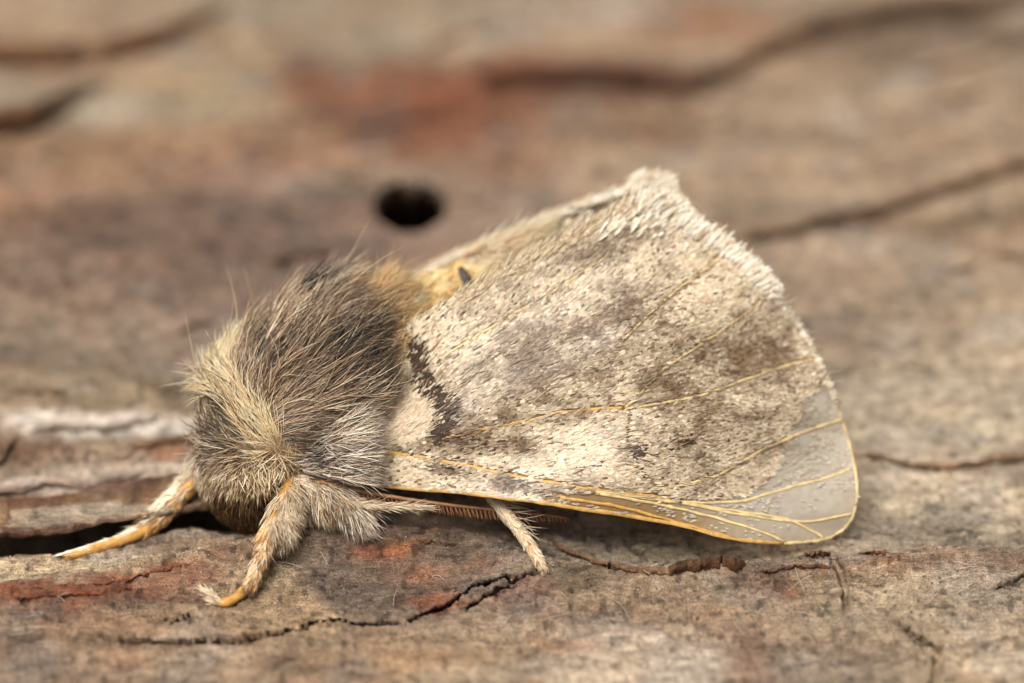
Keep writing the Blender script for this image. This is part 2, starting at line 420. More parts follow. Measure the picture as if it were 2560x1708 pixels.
# colours of the bark itself: (px, py, rx, ry, sRGB, weight)
BLOBS = [
    # far part
    (100, 20, 500, 60, (172, 150, 126), 1), (150, 160, 420, 60, (186, 158, 130), 1.2), (60, 200, 200, 30, (192, 160, 134), 1),
    (230, 300, 260, 45, (186, 174, 156), 1.6), (650, 60, 300, 60, (166, 150, 128), 1), (950, 90, 260, 80, (172, 152, 126), 1),
    (760, 40, 80, 30, (184, 174, 160), 1.4), (980, 120, 90, 45, (182, 172, 156), 1.8), (1200, 100, 110, 50, (178, 162, 142), 1.2), (1560, 45, 90, 45, (196, 178, 160), 2),
    (1150, 40, 60, 30, (150, 130, 100), 1), (1720, 70, 170, 60, (168, 124, 92), 1.6), (1650, 150, 260, 40, (172, 146, 118), 1.4), (1400, 30, 120, 50, (182, 160, 138), 1.3),
    (760, 215, 70, 45, (140, 92, 66), 1.6), (900, 200, 40, 40, (132, 120, 108), 1.5), (480, 260, 200, 70, (164, 146, 118), 1), (430, 280, 50, 50, (140, 126, 100), 1.2),
    (1080, 270, 240, 90, (138, 82, 54), 2.6), (1130, 350, 160, 30, (122, 76, 60), 1.6), (1300, 300, 220, 70, (142, 98, 72), 1.6), (1000, 350, 140, 60, (148, 104, 76), 1.3),
    (1240, 440, 130, 50, (150, 116, 96), 1.2), (1500, 330, 200, 60, (152, 126, 102), 1.2), (1620, 360, 70, 22, (134, 92, 66), 1.6), (1480, 240, 220, 40, (128, 90, 72), 1.4),
    (600, 420, 300, 60, (166, 130, 104), 1.3), (200, 440, 340, 70, (170, 136, 106), 1.4), (60, 520, 140, 80, (172, 130, 98), 1.3), (30, 470, 30, 30, (104, 92, 76), 2),
    (600, 480, 200, 50, (156, 130, 118), 1.2), (430, 600, 420, 110, (126, 103, 92), 1.9), (650, 640, 260, 100, (122, 102, 93), 1.6), (300, 720, 300, 80, (140, 118, 104), 1.3),
    (900, 600, 220, 90, (142, 118, 106), 1.4), (1250, 560, 260, 90, (156, 136, 122), 1.2), (1050, 480, 200, 60, (162, 132, 106), 1),
    (150, 850, 320, 70, (152, 136, 120), 1.2), (420, 830, 240, 70, (150, 130, 116), 1.2), (150, 930, 300, 40, (146, 130, 108), 1.3), (400, 960, 200, 30, (152, 138, 114), 1.2),
    (1750, 480, 300, 120, (176, 154, 130), 1.3), (2200, 330, 360, 120, (176, 154, 130), 1.3), (2100, 700, 420, 140, (172, 152, 132), 1.4), (2450, 800, 260, 110, (180, 164, 142), 1.3),
    (2280, 215, 60, 20, (192, 184, 176), 2.4), (2200, 100, 240, 60, (132, 114, 96), 1.2), (2400, 90, 160, 50, (128, 112, 96), 1.2), (1850, 110, 80, 40, (160, 116, 84), 1.4),
    (2130, 710, 60, 25, (146, 124, 96), 1.2), (2300, 980, 320, 100, (192, 180, 160), 1.6), (2200, 560, 500, 22, (134, 112, 88), 1.2),
    # ridges left of the head
    (300, 1035, 200, 16, (226, 220, 214), 2.6), (260, 1062, 120, 14, (206, 198, 190), 1.6), (100, 1090, 90, 26, (132, 100, 78), 1.6), (300, 1100, 220, 26, (158, 136, 114), 1.4),
    (420, 1118, 50, 16, (176, 110, 72), 2), (330, 1140, 240, 22, (182, 168, 154), 1.6), (120, 1190, 90, 14, (212, 202, 192), 2), (300, 1190, 220, 22, (132, 116, 110), 1.6), (60, 1225, 90, 22, (122, 82, 62), 1.8),
    (300, 1240, 240, 18, (148, 116, 86), 1.5), (200, 1290, 340, 34, (172, 152, 126), 1.8), (200, 1335, 400, 12, (120, 92, 74), 1.2),
    # trough with the far foot
    (220, 1420, 380, 34, (202, 182, 148), 2.2), (550, 1350, 200, 34, (170, 150, 124), 1.8), (100, 1455, 200, 18, (176, 160, 140), 1.2),
    # front ridge
    (0, 1500, 240, 24, (142, 84, 54), 2.2), (250, 1480, 150, 24, (140, 82, 56), 2.2), (440, 1440, 130, 24, (146, 90, 64), 2.2), (600, 1390, 110, 30, (142, 112, 92), 1.8), (560, 1410, 50, 12, (150, 78, 50), 1.4),
    (330, 1500, 130, 18, (112, 98, 84), 1.8), (160, 1540, 90, 20, (120, 90, 74), 1.6), (120, 1570, 320, 40, (160, 132, 106), 1.6), (450, 1550, 220, 36, (166, 140, 110), 2.0), (680, 1500, 90, 50, (170, 146, 114), 2.2), (740, 1540, 70, 24, (184, 158, 122), 2),
    (900, 1330, 200, 40, (120, 100, 88), 2.2), (1000, 1450, 200, 60, (118, 102, 90), 2.6), (860, 1440, 90, 60, (104, 90, 80), 2.4), (1180, 1360, 160, 50, (118, 102, 86), 2.2), (1080, 1340, 60, 14, (120, 76, 58), 1.6),
    (950, 1390, 50, 22, (162, 92, 58), 3.0), (1000, 1380, 40, 14, (176, 104, 50), 2.6), (1060, 1430, 50, 26, (160, 98, 64), 2.4), (1100, 1485, 40, 22, (160, 92, 56), 2.8), (1190, 1420, 60, 16, (150, 100, 70), 1.8), (970, 1425, 30, 12, (100, 60, 42), 1.6),
    (1400, 1440, 110, 30, (128, 114, 94), 1.8), (1300, 1490, 80, 30, (136, 104, 90), 1.6), (1600, 1340, 200, 46, (136, 124, 104), 2.0), (1850, 1385, 240, 30, (152, 140, 120), 2.0), (1700, 1500, 300, 36, (158, 136, 112), 1.8),
    (1930, 1460, 90, 24, (142, 96, 68), 2.0), (1820, 1490, 24, 8, (112, 104, 62), 2), (1980, 1470, 30, 12, (160, 96, 62), 2), (2105, 1500, 10, 12, (116, 128, 96), 3),
    (2300, 1420, 260, 22, (158, 128, 102), 1.8), (2150, 1405, 130, 12, (178, 170, 162), 2), (2400, 1480, 300, 70, (182, 164, 138), 2.0), (2500, 1410, 120, 20, (146, 104, 76), 1.8), (2210, 1420, 60, 8, (164, 104, 62), 2), (2100, 1395, 60, 8, (120, 70, 36), 2.4),
    (2350, 1300, 280, 70, (166, 154, 136), 1.8), (2300, 1210, 260, 50, (196, 180, 156), 1.6), (2450, 1150, 200, 60, (190, 176, 156), 1.4),
    # bottom
    (200, 1670, 320, 50, (166, 142, 120), 1.6), (600, 1650, 260, 40, (160, 138, 114), 1.6), (740, 1655, 60, 24, (120, 102, 86), 1.6), (1000, 1640, 260, 50, (172, 144, 114), 1.6), (1250, 1680, 240, 40, (186, 168, 144), 1.6),
    (1600, 1660, 200, 60, (206, 188, 166), 2.2), (1870, 1650, 60, 60, (140, 110, 92), 1.8), (2050, 1650, 160, 50, (156, 140, 124), 1.6), (2450, 1640, 180, 70, (192, 172, 144), 1.8), (1400, 1590, 60, 14, (170, 120, 82), 1.4), (330, 1625, 60, 20, (172, 126, 94), 1.4), (250, 1680, 30, 30, (132, 108, 88), 1.4),
]
def bark_col(x, y):
    gx, gy = gpx(x, y)
    wx = gx + 60 * fbm(x * 3.2, y * 3.2, 30, 3) + 14 * noise2(x * 22, y * 22, 34)
    wy = gy + 24 * fbm(x * 3.2, y * 5.2, 36, 3) + 7 * noise2(x * 22, y * 30, 38)
    num = np.ones(gx.shape + (3,)) * lin((170, 148, 124)) * 0.12; den = np.full(gx.shape, 0.12)
    for bx, by, rx, ry, c, wgt in BLOBS:
        if c[0] - c[2] > 62 and by > 1200: c = (c[0] - 3, c[1] + 1, c[2] + 3)
        m = (np.abs(wx - bx) < rx * 2.2) & (np.abs(wy - by) < ry * 2.2)
        if not m.any(): continue
        ww = wgt * np.exp(-1.6 * (((wx[m] - bx) / rx) ** 2 + ((wy[m] - by) / ry) ** 2))
        num[m] += ww[:, None] * lin(c); den[m] += ww
    c = num / den[..., None]
    v = 1 + 0.2 * fbm(x * 9, y * 20, 81, 3) + 0.3 * fbm(x * 50, y * 70, 83, 2)
    v = v * (1 + .34 * fbm(x * 3.6, y * 7, 195, 3))
    sp = sstep(0.5, 0.75, noise2(x * 40, y * 55, 85))            # dark lichen specks
    v = v * (1 - 0.5 * sp)
    rd = sstep(0.2, 0.6, fbm(x * 5, y * 11, 88, 3))[..., None] * 0.22
    c = c * v[..., None]
    lum = c.mean(-1, keepdims=True); c = lum + (c - lum) * 0.86
    c = c * (1 - rd) + c * np.array([1.05, 0.78, 0.62]) * rd
    gr = sstep(0.1, 0.5, fbm(x * 4.2, y * 6, 188, 3))[..., None] * 0.4
    c = c * (1 - gr) + (c.mean(-1, keepdims=True) * np.array([1.08, 1.0, .94])) * gr
    return c * np.array([0.975, 1.0, 0.995])

ALB = 0.97                                    # lit photo colour -> reflectance
xs = np.r_[np.linspace(-3.4, -1.85, 90, endpoint=False), np.linspace(-1.85, 1.85, 760, endpoint=False), np.linspace(1.85, 3.4, 90)]
ys = np.r_[np.linspace(-2.0, -0.62, 90, endpoint=False), np.linspace(-0.62, 0.5, 230, endpoint=False), np.linspace(0.5, 3.3, 190, endpoint=False), np.linspace(3.3, 5.4, 40)]
X, Y = np.meshgrid(xs, ys, indexing='ij')
Z = terrain(X.ravel(), Y.ravel()).reshape(X.shape)
V = np.stack([X, Y, Z], -1).reshape(-1, 3)
C = bark_col(X.ravel(), Y.ravel()) * ALB
hx, hy = ray_plane(np.array(HOLE[0]), np.array(HOLE[1]), 0.03)
hr = np.hypot(V[:, 0] - hx, (V[:, 1] - hy) * 0.86)
inh = hr < 0.135
cut = terrain(X.ravel(), Y.ravel(), False, False) - terrain(X.ravel(), Y.ravel(), False, True)
V[:, 1] += np.where(inh, 0, np.clip(cut - 0.004, 0, 0.1) * 1.3)      # cracks run in under the plate behind them
V[inh, 1] += np.maximum(-0.02 - V[inh, 2], 0) * 1.0          # the beetle bored obliquely into the bark
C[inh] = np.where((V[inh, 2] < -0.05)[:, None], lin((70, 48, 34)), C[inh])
gf = grid_faces(len(xs), len(ys))[:, ::-1]
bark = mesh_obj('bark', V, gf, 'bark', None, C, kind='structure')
bark['label'] = 'weathered layered pine bark that the moth rests on'
root_loc['bark'] = Vector((0, 0, 0))

# raised bark plates with undercut, ragged front edges
def plate(name, pts, lift, thick, back, ncol=160, rag=6.0, tint=None, taper=(0.06, 0.1), rows=26, sink=0.03, curl=0.0, seed=0, mixt=0.5, under=-0.25):
    q = resample(pts, ncol)
    u = np.linspace(0, 1, ncol)
    e = np.clip(u / max(taper[0], 1e-6), 0, 1); f = np.clip((1 - u) / max(taper[1], 1e-6), 0, 1)
    ends = sstep(0, 1, e) * sstep(0, 1, f)
    lf = lift * ends + sink * (ends - 1)
    jag = rag * (fbm(u * 9, u * 0 + seed, 90 + seed, 3) + 0.45 * noise2(u * 32, u * 0 + 3.3, 91) + 0.2 * noise2(u * 90, u * 0 + 5.3, 92))
    P0, _ = ground_hit(q[:, 0], q[:, 1] + jag, np.maximum(lf, 0), cuts=False)
    x0, y0 = P0[:, 0], P0[:, 1]
    th = thick * (0.4 + 0.6 * ends) * (1 + 0.35 * noise2(u * 14, u * 0 + 8.1, 93 + seed))
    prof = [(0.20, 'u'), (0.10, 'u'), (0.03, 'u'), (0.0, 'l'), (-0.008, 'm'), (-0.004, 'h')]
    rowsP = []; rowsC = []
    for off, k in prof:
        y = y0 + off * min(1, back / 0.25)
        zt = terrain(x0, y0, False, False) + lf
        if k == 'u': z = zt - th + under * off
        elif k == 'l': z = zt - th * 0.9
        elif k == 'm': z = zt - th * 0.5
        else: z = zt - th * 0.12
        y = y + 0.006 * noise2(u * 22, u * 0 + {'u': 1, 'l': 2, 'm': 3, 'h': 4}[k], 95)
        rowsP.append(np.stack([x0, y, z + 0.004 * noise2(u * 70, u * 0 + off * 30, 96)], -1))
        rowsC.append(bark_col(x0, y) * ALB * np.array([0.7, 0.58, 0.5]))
    for i in range(rows):
        t = (i / (rows - 1)) ** 1.5
        y = y0 + 0.004 + back * t
        zb = terrain(x0, y, False, False)
        z0e = terrain(x0, y0, False, False)
        k = sstep(0, 0.35, t)
        zz = (z0e * (1 - k) + zb * k) + lf * (1 - t) ** 1.2 - sink * t + curl * (1 - t) ** 6 + 0.006 * fbm(x0 * 14, y * 22, 70, 3) + 0.0035 * fbm(x0 * 60, y * 70, 74, 2)
        rowsP.append(np.stack([x0, y, zz], -1)); rowsC.append(bark_col(x0, y) * ALB)
    V = np.stack(rowsP, 1).reshape(-1, 3); C = np.stack(rowsC, 1).reshape(-1, 3)
    if tint is not None: C = C * (1 - mixt) + lin(tint) * ALB * mixt
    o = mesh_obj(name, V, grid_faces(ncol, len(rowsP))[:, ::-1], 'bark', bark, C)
    return o

plate('bark_plate', [(-700, 1372), (-200, 1337), (0, 1331), (100, 1322), (230, 1303), (350, 1286), (460, 1268), (560, 1254), (650, 1246), (760, 1246)], 0.06, 0.026, 0.36, 220, 6, None, (0.0, 0.12), under=0.05)
plate('bark_plate', [(-500, 112), (0, 98), (200, 98), (330, 72), (560, 12), (700, -30)], 0.12, 0.13, 0.45, 120, 10, None, (0, .3), seed=1)
plate('bark_plate', [(-500, 310), (-40, 280), (100, 252), (220, 205), (350, 190), (430, 180)], 0.12, 0.13, 0.4, 120, 10, None, (0, .4), seed=2)
plate('bark_plate', [(1190, 215), (1230, 180), (1300, 172), (1500, 168), (1715, 190), (1825, 148), (1960, 82), (2100, 34), (2370, -10), (2800, -60)], 0.085, 0.09, 0.6, 180, 12, None, (.06, 0), seed=3)
plate('bark_plate', [(2190, 190), (2250, 170), (2420, 150), (2560, 88), (2800, 40)], 0.03, 0.03, 0.3, 80, 8, None, (.2, 0), seed=4)
plate('bark_plate', [(1700, 596), (1800, 584), (1960, 560), (2200, 510), (2400, 440), (2560, 392), (2900, 300)], 0.062, 0.066, 0.5, 140, 8, None, (.2, 0), seed=5)
plate('bark_plate', [(2040, 1110), (2120, 1132), (2180, 1130), (2260, 1150), (2300, 1153), (2420, 1150), (2490, 1135), (2560, 1130), (2900, 1100)], 0.034, 0.036, 0.5, 160, 4, None, (.2, 0), seed=6)
plate('bark_plate', [(30, 1090), (90, 1068), (200, 1062), (280, 1058), (380, 1040), (480, 1035)], 0.03, 0.028, 0.16, 90, 5, (214, 206, 198), (.2, .3), seed=7, mixt=0.45)
plate('bark_plate', [(-100, 1130), (-10, 1150), (30, 1105), (75, 1075)], 0.03, 0.03, 0.14, 60, 5, None, (.1, .3), seed=8)
plate('bark_plate', [(-200, 1240), (0, 1230), (120, 1205), (260, 1200), (380, 1170), (500, 1150)], 0.028, 0.03, 0.14, 110, 6, (196, 184, 174), (0, .3), seed=9, mixt=0.35)
plate('bark_plate', [(280, 1118), (360, 1108), (430, 1100), (520, 1092)], 0.025, 0.03, 0.12, 70, 5, None, (.3, .2), seed=10)
plate('bark_plate', [(-200, 1262), (0, 1262), (150, 1250), (300, 1240), (400, 1232)], 0.012, 0.014, 0.1, 90, 4, (140, 96, 66), (0, .3), seed=11, mixt=.3)
# small curled flakes on the front ridge
plate('bark_flake', [(1360, 1345), (1420, 1378), (1500, 1405), (1580, 1424), (1650, 1430), (1720, 1436)], 0.014, 0.012, 0.06, 140, 3, (140, 108, 80), (.1, .15), rows=10, seed=12, curl=0.01)
plate('bark_flake', [(1660, 1440), (1700, 1418), (1745, 1412), (1800, 1402), (1840, 1408), (1880, 1428)], 0.03, 0.03, 0.05, 130, 5, (92, 62, 38), (.1, .2), rows=10, seed=13, curl=0.02, mixt=.75)
plate('bark_flake', [(1880, 1430), (1940, 1424), (2000, 1414), (2050, 1412), (2085, 1428), (2105, 1460)], 0.016, 0.012, 0.05, 110, 3, (112, 78, 62), (.15, .25), rows=10, seed=14, mixt=.6)
plate('bark_flake', [(1990, 1398), (2020, 1386), (2060, 1382), (2100, 1392)], 0.018, 0.016, 0.04, 60, 4, (130, 84, 48), (.3, .3), rows=8, seed=15, mixt=.6)
plate('bark_flake', [(2120, 1384), (2180, 1380), (2240, 1384)], 0.012, 0.01, 0.04, 60, 3, (150, 84, 38), (.3, .3), rows=8, seed=16, mixt=.7)
plate('bark_flake', [(180, 1470), (300, 1450), (420, 1420), (560, 1388)], 0.008, 0.008, 0.05, 140, 4, (150, 84, 52), (.2, .3), rows=10, seed=17, mixt=.5)
plate('bark_flake', [(0, 1500), (120, 1490), (260, 1478), (400, 1452)], 0.008, 0.008, 0.05, 140, 4, (146, 82, 52), (.1, .3), rows=10, seed=18, mixt=.5)
plate('bark_flake', [(1000, 1345), (1060, 1352), (1120, 1358), (1180, 1352)], 0.010, 0.01, 0.05, 90, 4, (110, 78, 62), (.3, .3), rows=10, seed=19, mixt=.4)

# more thin flakes lifting along the grain
for i in range(30):
    fx = rng.uniform(-100, 2600)
    fy = rng.uniform(20, 1180) if i < 30 else rng.uniform(1500, 1690)
    if i < 30 and abs(fx - 1025) < 260 and abs(fy - 520) < 150: continue
    ln = rng.uniform(90, 330); sl_ = rng.uniform(-.32, -.02) * (1 if fy < 1200 else .4)
    kk = np.linspace(0, 1, 5)
    pts = [(fx + ln * k, fy + ln * k * sl_ + rng.normal(0, 7)) for k in kk]
    lf_ = rng.uniform(.008, .028) * (1 if fy < 1200 else .5)
    plate('bark_flake', pts, lf_, lf_, rng.uniform(.08, .25), 60, 7, None, (.3, .3), rows=10, seed=20 + i)

# grit grains and lint on the bark
def grains(n, name):
    gx = rng.uniform(-100, 2660, n); gy = rng.uniform(1290, 1700, n)
    P = np.stack([*ray_plane(gx, gy, 0 * gx), 0 * gx], -1)
    P[:, 2] = terrain(P[:, 0], P[:, 1], True)
    r = 0.002 * np.exp(rng.normal(0, 0.4, n))
    octa = np.array([(1, 0, 0), (0, 1, 0), (-1, 0, 0), (0, -1, 0), (0, 0, 1), (0, 0, -1)], float)
    st = rng.uniform(0.6, 1.4, (n, 1, 3)); jit = rng.normal(0, 0.25, (n, 6, 3))
    V = P[:, None, :] + (octa[None] * st + jit) * r[:, None, None] + np.array([0, 0, 0.0006])
    tri = np.array([(0, 1, 4), (1, 2, 4), (2, 3, 4), (3, 0, 4), (1, 0, 5), (2, 1, 5), (3, 2, 5), (0, 3, 5)])
    Fc = (np.arange(n)[:, None, None] * 6 + tri[None]).reshape(-1, 3)
    c = bark_col(P[:, 0], P[:, 1]) * ALB
    k = rng.random(n)[:, None]
    c = np.where(k < 0.25, c * 0.4, np.where(k < 0.965, c * rng.uniform(0.8, 1.4, (n, 1)), lin((214, 200, 178)) * rng.uniform(0.5, 0.85, (n, 1))))
    return mesh_obj(name, V.reshape(-1, 3), Fc, 'grit', None, np.repeat(np.clip(c * .8, 0, .8), 6, 0), smooth=False, kind='stuff')
g = grains(17000, 'grit'); g['label'] = 'fine pale and dark grit scattered over the bark'; g['category'] = 'grit'

# ------------------------------------------------------------------ the moth
moth_loc = Vector(ground_hit(900, 1350)[0][0])
moth = bpy.data.objects.new('moth', None); moth.location = moth_loc; moth.empty_display_size = 0.2
sc.collection.objects.link(moth); root_loc['moth'] = moth_loc
moth['label'] = 'furry grey-brown moth with speckled folded wings resting on the bark'; moth['category'] = 'moth'
def part(name, V, F, mat, parent=None, cols=None, **k):
    o = mesh_obj(name, V, F, mat, parent or moth, cols, **k)
    root_loc[o.name] = moth_loc
    return o

# body: one continuous surface from the face to the tip of the abdomen
BODY = np.array([(632, 1278, .17, .025), (620, 1245, .15, .07), (612, 1185, .15, .13), (645, 1090, .17, .185), (708, 1012, .205, .225), (795, 950, .245, .245),
                 (875, 915, .285, .228), (955, 880, .33, .188), (1050, 828, .37, .148), (1150, 772, .40, .126), (1260, 706, .46, .118), (1400, 640, .56, .09), (1560, 590, .66, .035)])
bc = crv(BODY, 90)
bpts = Wp(bc[:, 0], bc[:, 1], bc[:, 2])
NB = 48
bV, bF = tube(bpts, bc[:, 3], NB)
body = part('body', bV, bF, 'body_shell')
bt = norm(np.gradient(bpts, axis=0))
ref = np.array([0.13, -0.3, 0.94])
ba = norm(np.cross(bt, ref)); bb = np.cross(bt, ba)
def body_sample(n, u0, u1):
    u = rng.uniform(u0, u1, n) * 89
    i = np.minimum(u.astype(int), 88); f = (u - i)[:, None]
    lp = lambda A: A[i] * (1 - f) + A[i + 1] * f
    ang = rng.uniform(0, 2 * math.pi, n)
    nr = norm(lp(ba) * np.cos(ang)[:, None] + lp(bb) * np.sin(ang)[:, None])
    r = np.interp(u, np.arange(90), bc[:, 3])
    P = lp(bpts) + nr * r[:, None]
    t = norm(lp(bt))
    keep = (nr @ F_ < 0.55)
    return P[keep], nr[keep], t[keep], (u[keep] / 89)

def tangent_dir(vx, vy, vd, nr):
    d = R_ * vx[:, None] + U_ * (-vy)[:, None] + F_ * vd[:, None]
    d = norm(d)
    return norm(d - nr * (d * nr).sum(-1, keepdims=True) * 0.95)

def blend_pick(n, table):
    """pick colours from [(prob, sRGB)] """
    pr = np.array([t[0] for t in table], float); pr /= pr.sum()
    k = rng.choice(len(table), n, p=pr)
    return lin(np.array([t[1] for t in table], float))[k]

def gz(px, py, cx, cy, rx, ry, ang=0):
    a = math.radians(ang); dx, dy = px - cx, py - cy
    u = dx * math.cos(a) + dy * math.sin(a); v = -dx * math.sin(a) + dy * math.cos(a)
    return np.exp(-((u / rx) ** 2 + (v / ry) ** 2))

def fur_set(name, P, nr, vx, vy, vd, L, wid, col, lift=.35, sag=.3, curl=.12, segs=4, parent=None, clump=0.0, tip=1.25, rootk=0.8):
    n = len(P)
    if clump:
        ids = np.stack([np.round(P @ R_ / clump), np.round(P @ U_ / clump)], -1).astype(int)
        h = (ids[:, 0] * 73856093 ^ ids[:, 1] * 19349663) & 0xffff
        rr = np.random.default_rng(3).normal(0, 1, (65536, 3))[h]
        vx = vx + 0.16 * rr[:, 0]; vy = vy + 0.16 * rr[:, 1]
        lift = lift + 0.1 * rr[:, 2]
        col = col * np.clip(1 + 0.14 * rr[:, 2:3], 0.5, 1.5)
    vx = vx + rng.normal(0, .15, n); vy = vy + rng.normal(0, .15, n)
    d = tangent_dir(vx, vy, vd, nr)
    V, Fc, C = hair_mesh(P, d, nr, L, wid, np.clip(col * rootk, 0, .95), np.clip(col * tip, 0, .95), lift, sag, curl, segs)
    return part(name, V, Fc, 'fur', parent or body, C, kind='stuff', smooth=False)

GREY = [(.26, (108, 90, 72)), (.3, (156, 131, 104)), (.26, (202, 177, 145)), (.18, (232, 214, 186))]
# --- thorax coat
P, nr, t, u = body_sample(42000, 0.24, 0.585)
px, py, dd = proj(P)
k = (py < 1215) & (px > np.interp(py, [860, 930, 1005, 1095, 1180], [548, 560, 606, 676, 735])) & ((px < 905 + rng.normal(0, 18, len(px))) | (py < 790))
P, nr, t, u, px, py = P[k], nr[k], t[k], u[k], px[k], py[k]
vx = px - 545; vy = py - 1165; l = np.hypot(vx, vy); vx, vy = vx / l, vy / l
vx = np.where(px < 640, vx * .6 + .05, vx + .18); 
n = len(P)
col = blend_pick(n, GREY)
dark = gz(px, py, 960, 850, 70, 100, -50) + .9 * gz(px, py, 880, 940, 60, 60) + 1.1 * gz(px, py, 780, 742, 60, 30, -20) + 0.5 * gz(px, py, 620, 890, 50, 60, -50) + .5 * gz(px, py, 790, 900, 60, 60)
pale = gz(px, py, 800, 1110, 130, 70, 10) + .6 * gz(px, py, 720, 800, 70, 60, -30)
gold = sstep(-30, 30, px - (762 + (py - 690) * .93)) * sstep(880, 820, py)
dk = blend_pick(n, [(.5, (76, 66, 58)), (.35, (108, 96, 84)), (.15, (160, 146, 130))])
plc = blend_pick(n, [(.3, (150, 134, 118)), (.4, (196, 180, 160)), (.3, (224, 212, 194))])
gdc = blend_pick(n, [(.35, (200, 162, 110)), (.35, (218, 186, 138)), (.3, (234, 210, 170))])
a = rng.random(n)
col = np.where((a < dark)[:, None], dk, col)
a = rng.random(n); col = np.where((a < pale * .8)[:, None], plc, col)
a = rng.random(n); col = np.where((a < gold)[:, None], gdc, col)
col = col * rng.uniform(.52, .98, (n, 1)) * np.array([1.06, 1.0, .94])
fur_set('thorax_fur', P, nr, vx, vy, np.full(n, .12), rng.uniform(.09, .21, n) * (1 - .35 * sstep(.34, .24, u)), rng.uniform(.0019, .0037, n), col, rng.uniform(.2, .6, n), rng.uniform(.2, .65, n), .2, 4, clump=.042)
# small black tuft on the crown of the thorax
P, nr, t, u = body_sample(40000, 0.3, 0.6)
px, py, dd = proj(P); k = (gz(px, py, 790, 748, 46, 17, -22) > .3 + .5 * rng.random(len(px))) ; P, nr = P[k][::2], nr[k][::2]; n = len(P)
fur_set('crown_fur', P + nr * .045, nr, np.full(n, .4), np.full(n, -.6), np.zeros(n), rng.uniform(.05, .085, n), .0036, blend_pick(n, [(.75, (38, 32, 26)), (.25, (90, 76, 60))]), rng.uniform(.5, 1.1, n), rng.uniform(.2, .7, n), .3, 4)
# stray long hairs standing off the thorax
P, nr, t, u = body_sample(900, 0.2, 0.6)
px, py, dd = proj(P); k = (nr @ U_ > 0.35); P, nr, px, py = P[k], nr[k], px[k], py[k]
P, nr, px, py = P[:34], nr[:34], px[:34], py[:34]; n = len(P)
vx = (px - 600) / 500; vy = np.full(n, -.7)
fur_set('stray_hair', P, nr, vx, vy, np.zeros(n), rng.uniform(.12, .24, n), .0024, blend_pick(n, [(.5, (206, 186, 150)), (.3, (90, 78, 62)), (.2, (170, 150, 120))]), rng.uniform(.5, 1.1, n), rng.uniform(0, .5, n), .3, 4)

# --- collar: cream band running from the face up over the shoulders, dark head coat in front of it
P, nr, t, u = body_sample(17000, 0.10, 0.36)
px, py, dd = proj(P)
k = (py < 1225) & (px < 760); P, nr, px, py, u = P[k], nr[k], px[k], py[k], u[k]
n = len(P)
band, bp = polydist(px, py, [(720, 1180), (660, 1095), (590, 1005), (545, 930), (535, 860)])
front = (px - np.interp(py, [860, 930, 1005, 1095, 1180], [535, 545, 590, 660, 720]))   # < 0 towards the head
cream = blend_pick(n, [(.4, (234, 204, 160)), (.45, (246, 224, 190)), (.15, (208, 172, 128))])
hd = blend_pick(n, [(.3, (104, 90, 72)), (.34, (150, 128, 102)), (.36, (208, 188, 158))])
face = blend_pick(n, [(.35, (150, 126, 92)), (.4, (200, 178, 142)), (.25, (224, 206, 176))])
col = np.where((band < 34)[:, None], cream, hd)
col = np.where((rng.random(n) < gz(px, py, 560, 1080, 55, 80, 40) * .8)[:, None], blend_pick(n, [(.6, (80, 72, 60)), (.4, (112, 98, 78))]), col)
col = np.where((rng.random(n) < sstep(1110, 1190, py))[:, None], face, col)
col = np.where((rng.random(n) < sstep(-95, -150, front) * .6)[:, None], blend_pick(n, [(.5, (190, 172, 150)), (.5, (220, 208, 190))]), col)
k = (front < 45) & ~((px > 648) & (py > 1165)) ; 
vx = np.full(n, -.55); vy = np.full(n, -.8)
low = sstep(1080, 1190, py)
vx = vx * (1 - low) + low * np.where(px < 610, -.5, .35); vy = vy * (1 - low) + low * .75
P, nr, vx, vy, col, band, low = P[k], nr[k], vx[k], vy[k], col[k], band[k], low[k]; n = len(P)
fur_set('collar_fur', P, nr, vx, vy, np.full(n, -.05), np.where(band < 34, rng.uniform(.10, .17, n), rng.uniform(.06, .14, n)) * (1 - .55 * low), rng.uniform(.0021, .004, n), col * rng.uniform(.85, 1.12, (n, 1)) * np.array([1.03, .985, .95]), rng.uniform(.25, .55, n), rng.uniform(.2, .5, n), .14, 4, clump=.04)
# --- face: short coat
P, nr, t, u = body_sample(5200, 0.0, 0.17)
px, py, dd = proj(P); k = (py > 1165); P, nr, px, py = P[k], nr[k], px[k], py[k]; n = len(P)
col = blend_pick(n, [(.4, (116, 88, 56)), (.25, (158, 128, 88)), (.35, (78, 60, 42))])
col = np.where((py < 1215)[:, None], blend_pick(n, [(.4, (170, 146, 110)), (.6, (212, 192, 158))]), col)
fur_set('face_fur', P, nr, (px - 610) / 120, np.full(n, .8), np.full(n, -.1), rng.uniform(.04, .085, n), .0042, col, .4, .35, .1, 3)
# tuft over the palps
n = 420
pp = Wp(rng.normal(640, 20, n), rng.normal(1186, 12, n), rng.normal(.02, .02, n)); nn = np.repeat(-F_[None], n, 0)
fur_set('palp_fur', pp, nn, rng.normal(.15, .35, n), np.full(n, .8), np.zeros(n), rng.uniform(.04, .09, n), .0055, blend_pick(n, [(.5, (214, 190, 150)), (.3, (230, 212, 180)), (.2, (140, 110, 74))]), .25, .2, .1, 3)

